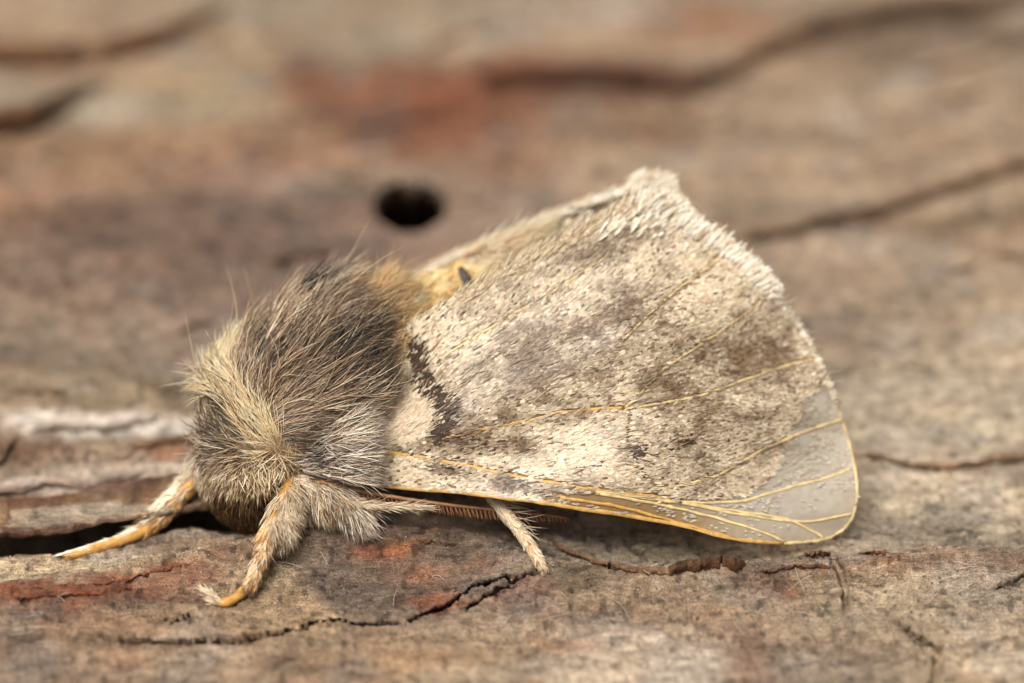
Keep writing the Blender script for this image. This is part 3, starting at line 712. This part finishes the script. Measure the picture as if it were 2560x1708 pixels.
# --- saddle of long golden hair behind the thorax
P, nr, t, u = body_sample(9000, 0.52, 0.62)
px, py, dd = proj(P); n = len(P)
col = blend_pick(n, [(.35, (204, 164, 108)), (.35, (222, 190, 140)), (.2, (236, 214, 174)), (.1, (150, 122, 88))]) * rng.uniform(.85, 1.1, (n, 1))
fur_set('saddle_fur', P, nr, np.full(n, .62) + (py - 760) / 900, np.full(n, -.55), np.full(n, .2), rng.uniform(.08, .15, n), rng.uniform(.0028, .0046, n), col, rng.uniform(.25, .5, n), rng.uniform(.3, .55, n), .1, 4, clump=.045)
# --- abdomen: short orange hair with darker seams
P, nr, t, u = body_sample(15000, 0.63, 0.97)
px, py, dd = proj(P); n = len(P)
col = blend_pick(n, [(.4, (228, 184, 116)), (.35, (236, 202, 144)), (.25, (242, 220, 178))])
col = np.where((px > 1215)[:, None], blend_pick(n, [(.5, (246, 228, 190)), (.5, (252, 242, 220))]), col)
seam = (np.abs(px - (1072 + (py - 700) * .35)) < 7) | (np.abs(px - (1178 + (py - 700) * .2)) < 13)
col = np.where(seam[:, None], lin((62, 50, 46)), col)
fur_set('abdomen_fur', P, nr, np.full(n, .85), np.full(n, -.35), np.full(n, .2), np.where(seam, .035, rng.uniform(.06, .13, n)), .0042, col, .2, .2, .1, 3)
# dark back plate of one abdomen segment
q = crv(np.array([(1150, 668), (1163, 690), (1172, 712), (1178, 735)]), 14)
qd = .295 - 0.02 * np.sin(np.linspace(0, math.pi, 14))
qw = Wp(q[:, 0], q[:, 1], qd)
V, Fq = tube(qw, .017 * np.sin(np.linspace(.35, math.pi - .2, 14)) ** .6, 8, .3)
part('segment_plate', V, Fq, 'segment_plate', body)

# eyes
def ball(c, r, n=18, m=12):
    th = np.linspace(0, math.pi, m); ph = np.linspace(0, 2 * math.pi, n, endpoint=False)
    V = np.stack([np.outer(np.sin(th), np.cos(ph)), np.outer(np.sin(th), np.sin(ph)), np.outer(np.cos(th), np.ones(n))], -1) * r + c
    return V.reshape(-1, 3), grid_faces(m, n, True)
for ex, ey, ed in ((676, 1240, .075), (585, 1205, .27)):
    V, Fq = ball(Wp(ex, ey, ed), np.array([.058, .05, .062])); part('eye', V, Fq, 'eye', body)

# pale shoulder tuft lying over the wing root
n = 3600
px = rng.uniform(715, 885, n); py = rng.uniform(1045, 1200, n); k = (py + rng.normal(0, 26, n) > 1225 - (px - 700) * .95) & (py < 1165 + (px - 700) * .25); px, py = px[k], py[k]; n = len(px)
nn = np.repeat(norm(-F_ + .15 * U_)[None], n, 0)
col = blend_pick(n, [(.3, (168, 148, 126)), (.4, (208, 190, 166)), (.3, (232, 218, 198))])
col = np.where((rng.random(n) < .8 * gz(px, py, 800, 1150, 60, 22, 15))[:, None], blend_pick(n, [(.5, (92, 80, 70)), (.5, (130, 114, 98))]), col)
fur_set('shoulder_fur', Wp(px, py, .07 - .08 * sstep(715, 860, px) + rng.normal(0, .01, n)), nn, np.full(n, .95), (py - 1140) / 260 - .1, np.full(n, .05), rng.uniform(.07, .14, n), rng.uniform(.0026, .0046, n), col * rng.uniform(.8, 1.05, (n, 1)), .22, .2, .15, 4, clump=.04)

# ------------------------------------------------------------------ near forewing
def wing_d(px, py):
    d = 0.19 * sstep(1500, 2150, px) + 0.20 * (1200 - py) / 700
    d = d + 0.10 * sstep(1150, 880, px) - 0.05 * np.sin(np.clip((px - 850) / 1300, 0, 1) * math.pi) * np.sin(np.clip((1300 - py) / 750, 0, 1) * math.pi)
    d = d + (0.012 + .01 * sstep(1700, 1950, px)) * np.sin((py + px * .45) / 52.0) + .004 * sstep(1750, 1950, px) * np.sin((py * 1.3 - px * .2) / 17.0)                   # faint pleats between the veins
    return d
LOW = np.array([(872, 1200), (925, 1209), (1000, 1219), (1130, 1229), (1306, 1250), (1446, 1271), (1650, 1303), (1760, 1330), (1850, 1350), (1960, 1359), (2050, 1351), (2100, 1330), (2128, 1300), (2140, 1265)])
UPP = np.array([(872, 1195), (885, 1060), (915, 940), (960, 862), (1050, 806), (1130, 752), (1200, 706), (1300, 656), (1400, 603), (1500, 548), (1590, 503), (1630, 512), (1700, 556), (1800, 618), (1880, 680), (1930, 732), (1990, 806), (2040, 895), (2085, 995), (2115, 1080), (2137, 1170), (2143, 1230), (2140, 1262)])
NA, NM = 150, 70
lo, up = resample(LOW, NA), resample(UPP, NA)
tm = np.linspace(0, 1, NM)[None, :, None]
G = lo[:, None, :] * (1 - tm) + up[:, None, :] * tm
gx, gy = G[..., 0], G[..., 1]

def wing_P(px, py, off=0.0):
    return Wp(px, py, wing_d(px, py) - off)
def wing_n(px, py):
    e = 4.0
    a = wing_P(px + e, py) - wing_P(px - e, py); b = wing_P(px, py - e) - wing_P(px, py + e)
    n = norm(np.cross(a, b))
    return np.where((n @ F_)[:, None] > 0, -n, n)

BARE = np.array([(1340, 1236), (1440, 1228), (1560, 1242), (1700, 1258), (1850, 1245), (1930, 1180), (1975, 1075), (2005, 1000), (2060, 960), (2110, 1050), (2150, 1180), (2150, 1290), (2080, 1370), (1900, 1370), (1650, 1330), (1480, 1300), (1340, 1262)])
def inside(px, py, poly):
    r = np.zeros(px.shape, bool); n = len(poly); j = n - 1
    for i in range(n):
        xi, yi = poly[i]; xj, yj = poly[j]
        c = ((yi > py) != (yj > py)) & (px < (xj - xi) * (py - yi) / (yj - yi + 1e-9) + xi)
        r ^= c; j = i
    return r
cm = np.where(inside(gx, gy, BARE)[..., None], lin((222, 212, 194)), lin((196, 176, 140)))
cst = (sstep(75, 25, polydist(gx, gy, LOW)[0]) * (.85 - .65 * sstep(1650, 1950, gx)))[..., None]
cm = cm * (1 - cst) + lin((192, 152, 84)) * cst
WV = wing_P(gx, gy)
fw = part('forewing', WV.reshape(-1, 3), grid_faces(NA, NM), 'membrane', None, cm.reshape(-1, 3))
fw['label'] = 'near forewing, pale and brown scales with yellow veins and a bare tip'
sm = fw.modifiers.new('thickness', 'SOLIDIFY'); sm.thickness = 0.002; sm.offset = 0

VEINS = [
    ([(945, 1128), (1095, 1152), (1201, 1173), (1306, 1195), (1446, 1218), (1551, 1232), (1680, 1247)], .0075, .0045),
    ([(1105, 1098), (1200, 1075), (1320, 1052), (1400, 1032), (1500, 1022), (1562, 1020)], .0045, .0050),
    ([(1562, 1020), (1600, 985), (1640, 938), (1680, 908), (1800, 829), (1907, 752)], .0042, .0035),
    ([(1562, 1022), (1640, 1010), (1760, 986), (1860, 950), (1960, 915), (2035, 898)], .0042, .0032),
    ([(1565, 1024), (1562, 1060), (1560, 1110), (1598, 1178), (1635, 1222)], .0042, .003),
    ([(1600, 1232), (1635, 1224), (1710, 1212), (1800, 1185), (1900, 1128), (2000, 1084), (2108, 1048)], .0042, .0036),
    ([(1540, 1234), (1640, 1250), (1720, 1256), (1850, 1253), (1960, 1222), (2060, 1196), (2132, 1170)], .0042, .0036),
    ([(1480, 1228), (1650, 1247), (1800, 1277), (1930, 1297), (2020, 1304), (2135, 1284)], .0048, .0036),
    ([(1640, 1248), (1800, 1272), (1960, 1297), (2030, 1328), (2062, 1347)], .0042, .0036),
    ([(1500, 1234), (1650, 1262), (1780, 1292), (1900, 1328), (1965, 1356)], .0046, .0036),
    ([(1400, 1244), (1550, 1268), (1700, 1308), (1830, 1344)], .005, .004),
    ([(1113, 889), (1180, 846), (1240, 812), (1325, 761), (1432, 697), (1517, 640)], .0042, .0028),
    ([(1540, 868), (1602, 805), (1687, 729), (1777, 662), (1810, 632)], .0034, .0032),
    (LOW[:10].tolist(), .0075, .005),
    (LOW[9:].tolist(), .005, .0036),
    (UPP[:13:-1].tolist(), .0042, .0022),
]
for vi, (pts, r0, r1) in enumerate(VEINS):
    q = resample(np.array(pts), 44)
    q = q + np.stack([np.zeros(44), .9 * np.sin(np.arange(44) * .9) * np.sin(np.linspace(0, math.pi, 44))], 1)
    V, Fq = ridge(wing_P(q[:, 0], q[:, 1], .003), np.linspace(r0, r1, 44) * (1 + .16 * rng.normal(0, 1, 44)) * 1.05, wing_n(q[:, 0], q[:, 1]))
    part('vein', V, Fq, 'costa' if vi in (0, 1, 10, 13) else 'vein', fw)

def flow(px, py):
    ang = np.arctan2(-(py - 1290), px - 560)            # fan from the wing base
    ang = ang * 1.0 + .12 * sstep(900, 600, py)
    ang = np.where(py > 1150, ang * .8, ang)
    return ang

def wing_pts(n):
    a = rng.random(n) ** .92; m = rng.random(n)
    i = a * (NA - 1); i0 = np.minimum(i.astype(int), NA - 2); f = (i - i0)[:, None]
    L = lo[i0] * (1 - f) + lo[i0 + 1] * f; Uq = up[i0] * (1 - f) + up[i0 + 1] * f
    p = L * (1 - m[:, None]) + Uq * m[:, None]
    h = np.linalg.norm(Uq - L, axis=1); k = rng.random(n) < h / 680.0
    return p[k, 0], p[k, 1]

def darkness(px, py):
    """share of brown scales over the wing"""
    b = 0.20 + .34 * fbm(px / 50, py / 36, 110, 3) + .26 * fbm(px / 120, py / 80, 117, 2)
    g_ = gz
    b = b + .52 * g_(px, py, 1420, 890, 270, 130, -25) + .35 * g_(px, py, 1290, 900, 60, 60) + .2 * g_(px, py, 1180, 930, 60, 70) + .22 * g_(px, py, 1560, 780, 130, 60, -30)
    b = b + .38 * g_(px, py, 1800, 970, 240, 80, -25) + .2 * g_(px, py, 1890, 880, 110, 70, -20) + .32 * g_(px, py, 1660, 960, 50, 60) + .25 * g_(px, py, 1720, 1060, 120, 60, -15) + .3 * g_(px, py, 1700, 1180, 110, 40, -15)
    b = b + .35 * g_(px, py, 1560, 600, 90, 40, -35) + .15 * g_(px, py, 1430, 640, 120, 30, -30)
    b = b + .45 * g_(px, py, 1180, 1110, 140, 30, 6) + .65 * g_(px, py, 1300, 1218, 110, 18, 10) + .5 * g_(px, py, 1095, 1175, 60, 14, 8)
    b = b - .30 * g_(px, py, 1420, 1130, 110, 45, 10) - .22 * g_(px, py, 1560, 1180, 90, 40) - .2 * g_(px, py, 1750, 720, 160, 100, -35) - .3 * g_(px, py, 1000, 1190, 90, 25) - .18 * g_(px, py, 1180, 790, 120, 50, -30)
    b = .22 + (b - .22) * (1 + .75 * fbm(px / 26, py / 18, 119, 2))
    return np.clip(b, 0.03, .95)
def very_dark(px, py):
    d, _ = polydist(px + 8 * fbm(px / 20, py / 20, 120, 2), py + 8 * fbm(px / 20, py / 20, 122, 2), [(1030, 878), (1045, 940), (1062, 975), (1105, 1010), (1110, 1040), (1085, 1085)])
    v = sstep(38, 12, d) * .85
    v = v + gz(px, py, 1588, 1130, 20, 18) + .8 * gz(px, py, 1702, 1108, 34, 13, -15) + .35 * gz(px, py, 1600, 1180, 14, 10) + .6 * gz(px, py, 1280, 1213, 60, 15, 10) + .5 * gz(px, py, 1095, 1172, 34, 10, 8) + .3 * gz(px, py, 1150, 1115, 90, 22, 5) + .35 * gz(px, py, 1540, 810, 24, 14)
    return np.clip(v, 0, 1)
def patch_white(px, py):
    return np.clip(sstep(85, 55, np.hypot((px - 1000) / 1.0, (py - 1050) / .95)) + .3 * gz(px, py, 1430, 1125, 110, 30, -8), 0, 1)

PALE = [(.4, (240, 229, 209)), (.42, (224, 209, 183)), (.18, (204, 185, 156))]
BROWN = [(.4, (126, 103, 78)), (.3, (100, 80, 60)), (.3, (146, 123, 96))]
VD = [(.6, (66, 50, 38)), (.4, (88, 68, 52))]
def wing_cols(px, py):
    n = len(px)
    k = np.clip(darkness(px, py) * 1.5 - .12 + rng.normal(0, .2, n), 0, 1)[:, None]
    k = np.where((rng.random(n) < .08)[:, None], 1.0, k)
    c = blend_pick(n, PALE) * (1 - k) + blend_pick(n, BROWN) * k
    c = np.where((rng.random(n) < very_dark(px, py))[:, None], blend_pick(n, VD), c)
    c = np.where((rng.random(n) < patch_white(px, py))[:, None], blend_pick(n, [(.5, (224, 211, 191)), (.5, (208, 190, 165))]), c)
    return c * rng.uniform(.88, 1.1, (n, 1)) * np.array([1.03, .995, .93])

# flat scales
px, py = wing_pts(135000)
bare = inside(px + 14 * fbm(px / 30, py / 30, 130, 2), py + 14 * fbm(px / 30, py / 30, 132, 2), BARE)
vd_ = np.min([polydist(px, py, v[0])[0] for v in VEINS[:13]], axis=0)
fade = .75 * np.exp(-polydist(px, py, BARE[3:9])[0] / 46.0) * rng.random(len(px))
left = fade + gz(px, py, 1960, 1150, 80, 45, -25) * .6 + .3 * gz(px, py, 2060, 1180, 50, 40) + .2 * gz(px, py, 1400, 1262, 160, 14, 8) + .006
thin = np.where(bare, left * sstep(-.1, .35, fbm(px / 22, py / 22, 134, 2) + .15), 1.0) * np.where(vd_ < 8, .05, 1) * (1 - .25 * sstep(1650, 1950, px))
k = (rng.random(len(px)) < thin)
px, py, bare = px[k], py[k], bare[k]; n = len(px)
nr = wing_n(px, py); ang = flow(px, py) + rng.normal(0, .18, n)
d = tangent_dir(np.cos(ang), -np.sin(ang), np.zeros(n), nr)
far = sstep(1500, 1900, px)
L = rng.uniform(.015, .027, n) * (1 - .25 * far) * np.where(bare, .75, 1); wd = rng.uniform(.0046, .0082, n) * (1 - .2 * far)
c = wing_cols(px, py); c = np.where(bare[:, None], blend_pick(n, [(.6, (200, 190, 172)), (.4, (176, 162, 140))]), c)
V, Fc, C = scale_mesh(wing_P(px, py, rng.uniform(.002, .007, n)), d, nr, L, wd, c, rng.uniform(.0, .07, n))
part('wing_scales', V, Fc, 'scales', fw, C, kind='stuff', smooth=False)
# hair-like scales, long towards the base and the inner margin
px, py = wing_pts(13000)
wgt = .16 + .5 * sstep(1650, 1150, px) * sstep(1150, 1000, py) + .9 * patch_white(px, py) + .35 * very_dark(px, py) + .5 * gz(px, py, 1430, 1120, 130, 45, -8) + .3 * sstep(760, 640, py)
k = (rng.random(len(px)) < wgt) & ~inside(px, py, BARE); px, py = px[k], py[k]; n = len(px)
nr = wing_n(px, py); ang = flow(px, py) + rng.normal(0, .2, n) + .25 * sstep(1300, 1000, px) * sstep(1050, 950, py)
d = tangent_dir(np.cos(ang), -np.sin(ang), np.zeros(n), nr)
c = wing_cols(px, py)
V, Fc, C = hair_mesh(wing_P(px, py, .003), d, nr, rng.uniform(.035, .08, n), rng.uniform(.003, .0055, n), c * .9, np.clip(c * 1.15, 0, .95), rng.uniform(.04, .2, n), rng.uniform(.0, .15, n), .1, 3)
part('wing_hair', V, Fc, 'fur', fw, C, kind='stuff', smooth=False)
# fringe on the outer margin and the hairy inner margin
def fringe(pts, n, ang0, ang1, L0, L1, table, wid, spread, name, dfun, parent, segs=3, lift=.1, flat=False):
    q = crv(np.array(pts, float), 400); i = rng.integers(0, 400, n)
    px = q[i, 0] + rng.normal(0, spread, n); py = q[i, 1] + rng.normal(0, spread, n)
    a = ang0 + (ang1 - ang0) * i / 400 + rng.normal(0, .16, n)
    nn = np.repeat(-F_[None], n, 0)
    d = tangent_dir(np.cos(a), -np.sin(a), np.zeros(n), nn)
    c = blend_pick(n, table) * rng.uniform(.88, 1.06, (n, 1))
    tap = 1 - .65 * (i / 400.0) ** 2 if flat else np.ones(n)
    if flat:
        nn = norm(-F_ * 1.0 + rng.normal(0, .22, (n, 3)))
        V, Fc, C = scale_mesh(Wp(px, py, dfun(px, py) - rng.uniform(.002, .012, n)), d, nn, rng.uniform(L0, L1, n) * tap, wid * rng.uniform(.9, 1.5, n), np.clip(c, 0, .9), rng.uniform(-.05, .15, n))
        return part(name, V, Fc, 'scales', parent, C, kind='stuff', smooth=False)
    V, Fc, C = hair_mesh(Wp(px, py, dfun(px, py) - .003), d, nn, rng.uniform(L0, L1, n), wid * rng.uniform(.8, 1.25, n), c * .95, np.clip(c * 1.1, 0, .95), rng.uniform(-.1, lift, n), rng.uniform(-.05, .15, n), .08, segs)
    return part(name, V, Fc, 'fur', parent, C, kind='stuff', smooth=False)
WH = [(.55, (246, 238, 222)), (.33, (230, 216, 192)), (.12, (190, 168, 138))]
fringe([(1585, 520), (1640, 525), (1700, 565), (1800, 628), (1880, 692), (1915, 724), (1935, 742)], 1500, math.radians(52), math.radians(32), .03, .075, WH, .0056, 7, 'fringe', wing_d, fw, flat=True)
fringe([(1490, 590), (1560, 555), (1630, 560), (1720, 620)], 150, math.radians(50), math.radians(42), .025, .05, WH, .0066, 16, 'fringe', wing_d, fw, flat=True)
fringe([(1060, 815), (1130, 770), (1200, 725), (1300, 672), (1400, 620), (1500, 565), (1580, 522)], 2000, math.radians(40), math.radians(44), .04, .085, [(.5, (236, 220, 190)), (.35, (216, 192, 154)), (.15, (160, 138, 110))], .0042, 9, 'fringe', wing_d, fw)
fringe([(1920, 735), (1990, 812), (2040, 900), (2085, 1000)], 350, math.radians(20), math.radians(5), .006, .02, WH, .005, 4, 'fringe', wing_d, fw)

# ------------------------------------------------------------------ far forewing: rises behind the abdomen, rolls over and drops away
RID = np.array([(1010, 700), (1100, 654), (1200, 608), (1300, 568), (1400, 526), (1500, 490), (1580, 466), (1632, 461), (1668, 486), (1720, 535), (1770, 580), (1800, 640)])
r2 = resample(RID, 110)
def far_d(u): return .46 - .08 * u
NR = 34
rowsP = []; px0, py0 = r2[:, 0], r2[:, 1]; uu = np.linspace(0, 1, 110)
vv = np.linspace(-1, 1, NR)
cf = []
for v in vv:
    if v < 0:      # the face turned to us, going down behind the near wing
        k = -v; inx = 20 * k; iny = 230 * k; dd = far_d(uu) - .14 * k ** 1.4 + .02
        P = Wp(px0 + inx - 60 * sstep(.72, 1, uu) * k, py0 + iny * (1 - .35 * sstep(.7, 1, uu)), dd)
    else:          # the outer face, falling away from us
        P = Wp(px0, py0, far_d(uu) + .02) + np.array([0.05, .75, -.62]) * v * .8 + np.array([0, .25, .12]) * np.sin(v * math.pi) * .12
        P = P + np.array([0.1, 0, 0]) * v * np.linspace(-.4, 1, 110)[:, None]
    rowsP.append(P)
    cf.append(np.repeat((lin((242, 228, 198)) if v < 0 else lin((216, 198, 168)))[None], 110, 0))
FV = np.stack(rowsP, 1); CF = np.stack(cf, 1)
fw2 = part('forewing', FV.reshape(-1, 3), grid_faces(110, NR), 'wing_fold', None, CF.reshape(-1, 3))
fw2['label'] = 'far forewing, cream rolled inner margin with brown flecks'
sm = fw2.modifiers.new('thickness', 'SOLIDIFY'); sm.thickness = 0.002; sm.offset = 0
# scales on the rolled edge
n = 8000
u = rng.random(n); v = rng.uniform(-.6, .9, n)
iu = u * 109; i0 = np.minimum(iu.astype(int), 108); fu = (iu - i0)[:, None]
iv = (v + 1) / 2 * (NR - 1); j0 = np.minimum(iv.astype(int), NR - 2); fv = (iv - j0)[:, None]
Pq = (FV[i0, j0] * (1 - fu) + FV[i0 + 1, j0] * fu) * (1 - fv) + (FV[i0, j0 + 1] * (1 - fu) + FV[i0 + 1, j0 + 1] * fu) * fv
tu = norm(FV[i0 + 1, j0] - FV[i0, j0]); tv = norm(FV[i0, j0 + 1] - FV[i0, j0])
nr = norm(np.cross(tu, tv)); nr = np.where(((nr * (-F_ * .6 + U_)).sum(-1) < 0)[:, None], -nr, nr)
px, py, _ = proj(Pq)
dk = .07 + .55 * gz(px, py, 1490, 530, 70, 20, -25) + .5 * gz(px, py, 1380, 580, 50, 16, -20) + .35 * gz(px, py, 1460, 540, 60, 20, -20) + .35 * gz(px, py, 1230, 605, 60, 14, -20)
c = np.where((rng.random(n) < dk)[:, None], blend_pick(n, [(.5, (132, 108, 80)), (.5, (100, 82, 62))]), blend_pick(n, [(.5, (240, 226, 202)), (.35, (232, 210, 172)), (.15, (214, 188, 148))]))
d = norm(tu + .2 * tv * rng.normal(0, .6, n)[:, None])
Vs, Fs, Cs = scale_mesh(Pq + nr * .004, d, nr, rng.uniform(.03, .05, n), rng.uniform(.008, .013, n), c, rng.uniform(.05, .3, n))
part('wing_scales', Vs, Fs, 'scales', fw2, Cs, kind='stuff', smooth=False)
q = [(1560, 476), (1632, 463), (1660, 484)]
fringe(q, 380, math.radians(40), math.radians(20), .04, .08, [(.7, (234, 224, 204)), (.3, (214, 196, 166))], .0072, 8, 'fringe', lambda a, b: .385 + 0 * a, fw2, flat=True)
fringe([(1655, 484), (1700, 522), (1740, 558)], 260, math.radians(20), math.radians(0), .02, .045, [(.7, (234, 224, 204)), (.3, (214, 196, 166))], .0072, 5, 'fringe', lambda a, b: .385 + 0 * a, fw2, flat=True)
fringe([(1060, 680), (1200, 616), (1350, 556), (1500, 499), (1580, 474)], 260, math.radians(28), math.radians(30), .03, .07, WH, .0045, 5, 'fringe', lambda a, b: .45 - .08 * (a - 1010) / 800, fw2)
q2 = resample(np.array([(1668, 486), (1720, 535), (1770, 585), (1800, 640)], float), 24)
V, Fq = tube(Wp(q2[:, 0], q2[:, 1], np.linspace(.43, .42, 24)), .005, 8); part('vein', V, Fq, 'vein', fw2)
q2 = resample(np.array([(1250, 672), (1380, 610), (1500, 550), (1600, 490)], float), 24)
V, Fq = tube(Wp(q2[:, 0], q2[:, 1], np.linspace(.40, .34, 24)), .0045, 8); part('vein', V, Fq, 'vein', fw2)
# pale yellow hair along the groove between the wings
n = 1000
gx_ = rng.uniform(1150, 1330, n); gy_ = np.interp(gx_, [1150, 1330], [655, 595]) + rng.uniform(-25, 60, n)
nn = np.repeat(norm(-F_ + .3 * U_)[None], n, 0)
fur_set('groove_hair', Wp(gx_, gy_, .36 + rng.normal(0, .015, n)), nn, np.full(n, .85), np.full(n, -.42), np.zeros(n), rng.uniform(.08, .16, n), .0036, blend_pick(n, [(.5, (250, 222, 186)), (.3, (240, 204, 158)), (.2, (252, 236, 210))]), .1, .1, .1, 3, parent=body)

# ------------------------------------------------------------------ legs
def leg(pts, label, foot=True):
    """pts: (px, py, d or None = on the bark, radius)"""
    q = []
    for a, b, d, r in pts:
        if d is None: d = float(ground_hit(a, b, r * .9)[1][0])
        q.append((a, b, d, r))
    q = np.array(q); c = resample(q, 60)
    W = Wp(c[:, 0], c[:, 1], c[:, 2])
    c[:, 3] *= 1 + .08 * np.sin(np.arange(60) * 1.15) * sstep(.5, .6, np.arange(60) / 59)     # tarsal joints
    V, Fq = tube(W, c[:, 3], 12)
    o = part('leg', V, Fq, 'leg_shell'); o['label'] = label
    return o, c, W
def leg_fur(o, c, u0, u1, n, vx, vy, L0, L1, table, wid, name='leg_fur', lift=.3, sag=.25, segs=4, nside=None, clump=.03):
    u = rng.uniform(u0, u1, n) * 59; i = np.minimum(u.astype(int), 58); f = (u - i)[:, None]
    cc = c[i] * (1 - f) + c[i + 1] * f
    W = Wp(c[:, 0], c[:, 1], c[:, 2]); Tn = norm(np.gradient(W, axis=0))[i]
    rv = rng.normal(0, 1, (n, 3)) - 0.7 * F_ + (0 if nside is None else (R_ * nside[0] - U_ * nside[1]))
    nr = norm(rv - Tn * (rv * Tn).sum(-1, keepdims=True))
    P = Wp(cc[:, 0], cc[:, 1], cc[:, 2]) + nr * cc[:, 3:4] * .9
    colr = blend_pick(n, table) * rng.uniform(.85, 1.12, (n, 1))
    return fur_set(name, P, nr, np.full(n, vx), np.full(n, vy), np.zeros(n), rng.uniform(L0, L1, n), wid * rng.uniform(.8, 1.2, n), colr, lift, sag, .12, segs, parent=o, clump=clump)
PAL = [(.4, (206, 184, 154)), (.35, (182, 156, 122)), (.25, (222, 205, 180))]
TANL = [(.45, (196, 148, 90)), (.35, (212, 172, 116)), (.2, (160, 112, 62))]
# near foreleg
o, c, W = leg([(745, 1185, .18, .03), (722, 1235, .04, .032), (700, 1290, -.02, .034), (672, 1345, -.06, .029), (655, 1392, -.09, .021), (645, 1412, -.10, .017), (630, 1450, -.125, .0165), (612, 1474, None, .0155), (585, 1497, None, .0145), (556, 1508, None, .0135), (540, 1500, None, .010), (518, 1482, None, .007)], 'near foreleg with a shaggy pale shin and amber foot')
leg_fur(o, c, .0, .34, 2900, .22, .95, .05, .11, PAL, .0036, nside=(.9, 0), lift=.2, sag=.15)
leg_fur(o, c, .0, .44, 1600, -.15, .95, .03, .055, TANL, .0042, lift=.08, sag=.1, nside=(-.9, 0))
leg_fur(o, c, .42, .68, 520, -.22, .9, .03, .06, TANL + PAL, .006, 'leg_scales', .1, .1, 3, clump=0)
leg_fur(o, c, .90, 1.0, 90, -.8, -.5, .025, .05, PAL, .007, 'claw_scales', .15, .1, 3, clump=0)
# far foreleg
o, c, W = leg([(575, 1130, .26, .035), (515, 1175, .24, .027), (450, 1240, .2, .028), (400, 1295, .16, .024), (378, 1318, .17, .022), (330, 1342, .13, .018), (270, 1362, .10, .0165), (210, 1380, .07, .015), (162, 1393, None, .012)], 'far foreleg with cream hair stretched out towards the gap')
leg_fur(o, c, .06, .56, 2100, -.7, .5, .05, .09, [(.6, (232, 216, 190)), (.4, (214, 190, 154))], .0036, nside=(-2.2, -1.2))
leg_fur(o, c, .05, .58, 1700, -.5, .7, .022, .04, TANL, .0045, lift=.1, sag=.1, nside=(.7, .3))
leg_fur(o, c, .60, 1.0, 210, -.9, .25, .025, .045, [(.7, (232, 220, 198)), (.3, (214, 190, 154))], .0045, 'leg_scales', .06, .08, 3, nside=(-.6, -3.0), clump=0)
leg_fur(o, c, .58, 1.0, 260, -.95, .35, .014, .026, TANL, .0034, 'leg_scales', .05, .06, 3, nside=(.2, .4), clump=0)
# middle leg: furry thigh, pale shin laid back along the wing
o, c, W = leg([(770, 1190, .22, .03), (800, 1225, .09, .038), (850, 1255, .06, .036), (905, 1285, .06, .014)], 'middle leg with shaggy grey fur under the thorax')
leg_fur(o, c, .0, .95, 2200, .5, .9, .05, .13, [(.4, (196, 180, 158)), (.3, (168, 150, 128)), (.3, (222, 208, 188))], .004, nside=(0, .4))
leg_fur(o, c, .0, .6, 900, .35, .9, .06, .12, [(.5, (150, 120, 84)), (.5, (190, 164, 126))], .004, nside=(-.4, .2))
o, c, W = leg([(845, 1250, .03, .008), (910, 1262, .01, .009), (980, 1267, .0, .008), (1040, 1268, .0, .005)], 'pale haired shin laid back under the wing edge')
leg_fur(o, c, .0, 1.0, 420, .98, .04, .04, .09, PAL, .0036, lift=.06, sag=.05, clump=0)
# hind leg
o, c, W = leg([(1215, 1225, .08, .02), (1258, 1276, .04, .0175), (1300, 1330, .0, .0165), (1335, 1382, None, .016), (1352, 1412, None, .014), (1362, 1432, None, .009)], 'hind leg with pale scales planted below the wing')
leg_fur(o, c, .05, 1.0, 1300, .55, .8, .018, .032, PAL + [(.15, (150, 130, 104))], .0065, 'leg_scales', .12, .1, 3, clump=0)
leg_fur(o, c, .05, .6, 24, .9, .1, .06, .12, PAL, .0028, 'leg_fur', .3, .2, 3, clump=0)

# antenna: combed shaft swept back under the wing edge
q = resample(np.array([(800, 1205, .04), (870, 1222, .03), (1000, 1246, .03), (1150, 1266, .04), (1300, 1281, .06), (1420, 1296, .08)], float), 60)
V, Fq = tube(Wp(q[:, 0], q[:, 1], q[:, 2]), np.linspace(.008, .004, 60), 8)
an = part('antenna', V, Fq, 'antenna_shaft'); an['label'] = 'brown combed antenna tucked under the wing edge'
n = 240; i = np.repeat(np.linspace(0, 59, 120).astype(int), 2)
P = Wp(q[i, 0] + np.tile([0, 2], 120), q[i, 1], q[i, 2]); nn = np.repeat(-F_[None], n, 0)
d = tangent_dir(rng.normal(.3, .08, n), np.full(n, .9), rng.uniform(-.3, .6, n), nn)
cl = blend_pick(n, [(.5, (126, 86, 56)), (.3, (156, 112, 74)), (.2, (96, 66, 44))])
V, Fc, C = hair_mesh(P, d, nn, .045 * np.interp(i, [0, 45, 59], [1, 1, .4]), .0045, cl, cl, .05, .1, .05, 3)
part('antenna_teeth', V, Fc, 'fur', an, C, kind='stuff')

# ------------------------------------------------------------------ loose hairs lying on the bark
n = 60
gxp = rng.uniform(60, 2500, n); gyp = np.interp(gxp, CREST[:, 0], CREST[:, 1]) + rng.uniform(0, 170, n)
P, _ = ground_hit(gxp, gyp); P[:, 2] = terrain(P[:, 0], P[:, 1], True) + .003
nn = np.repeat(np.array([[0, 0, 1.0]]), n, 0); a = rng.uniform(0, 6.28, n)
d = np.stack([np.cos(a), np.sin(a), np.zeros(n)], -1)
c = blend_pick(n, [(.7, (214, 202, 182)), (.3, (150, 110, 78))])
V, Fc, C = hair_mesh(P, d, nn, rng.uniform(.04, .16, n), .0022, c, c, rng.uniform(.1, .7, n), rng.uniform(.1, .7, n), .4, 5)
o = mesh_obj('loose_hairs', V, Fc, 'lint', None, C, kind='stuff'); o['label'] = 'fine pale hairs fallen on the bark'; o['category'] = 'hair'
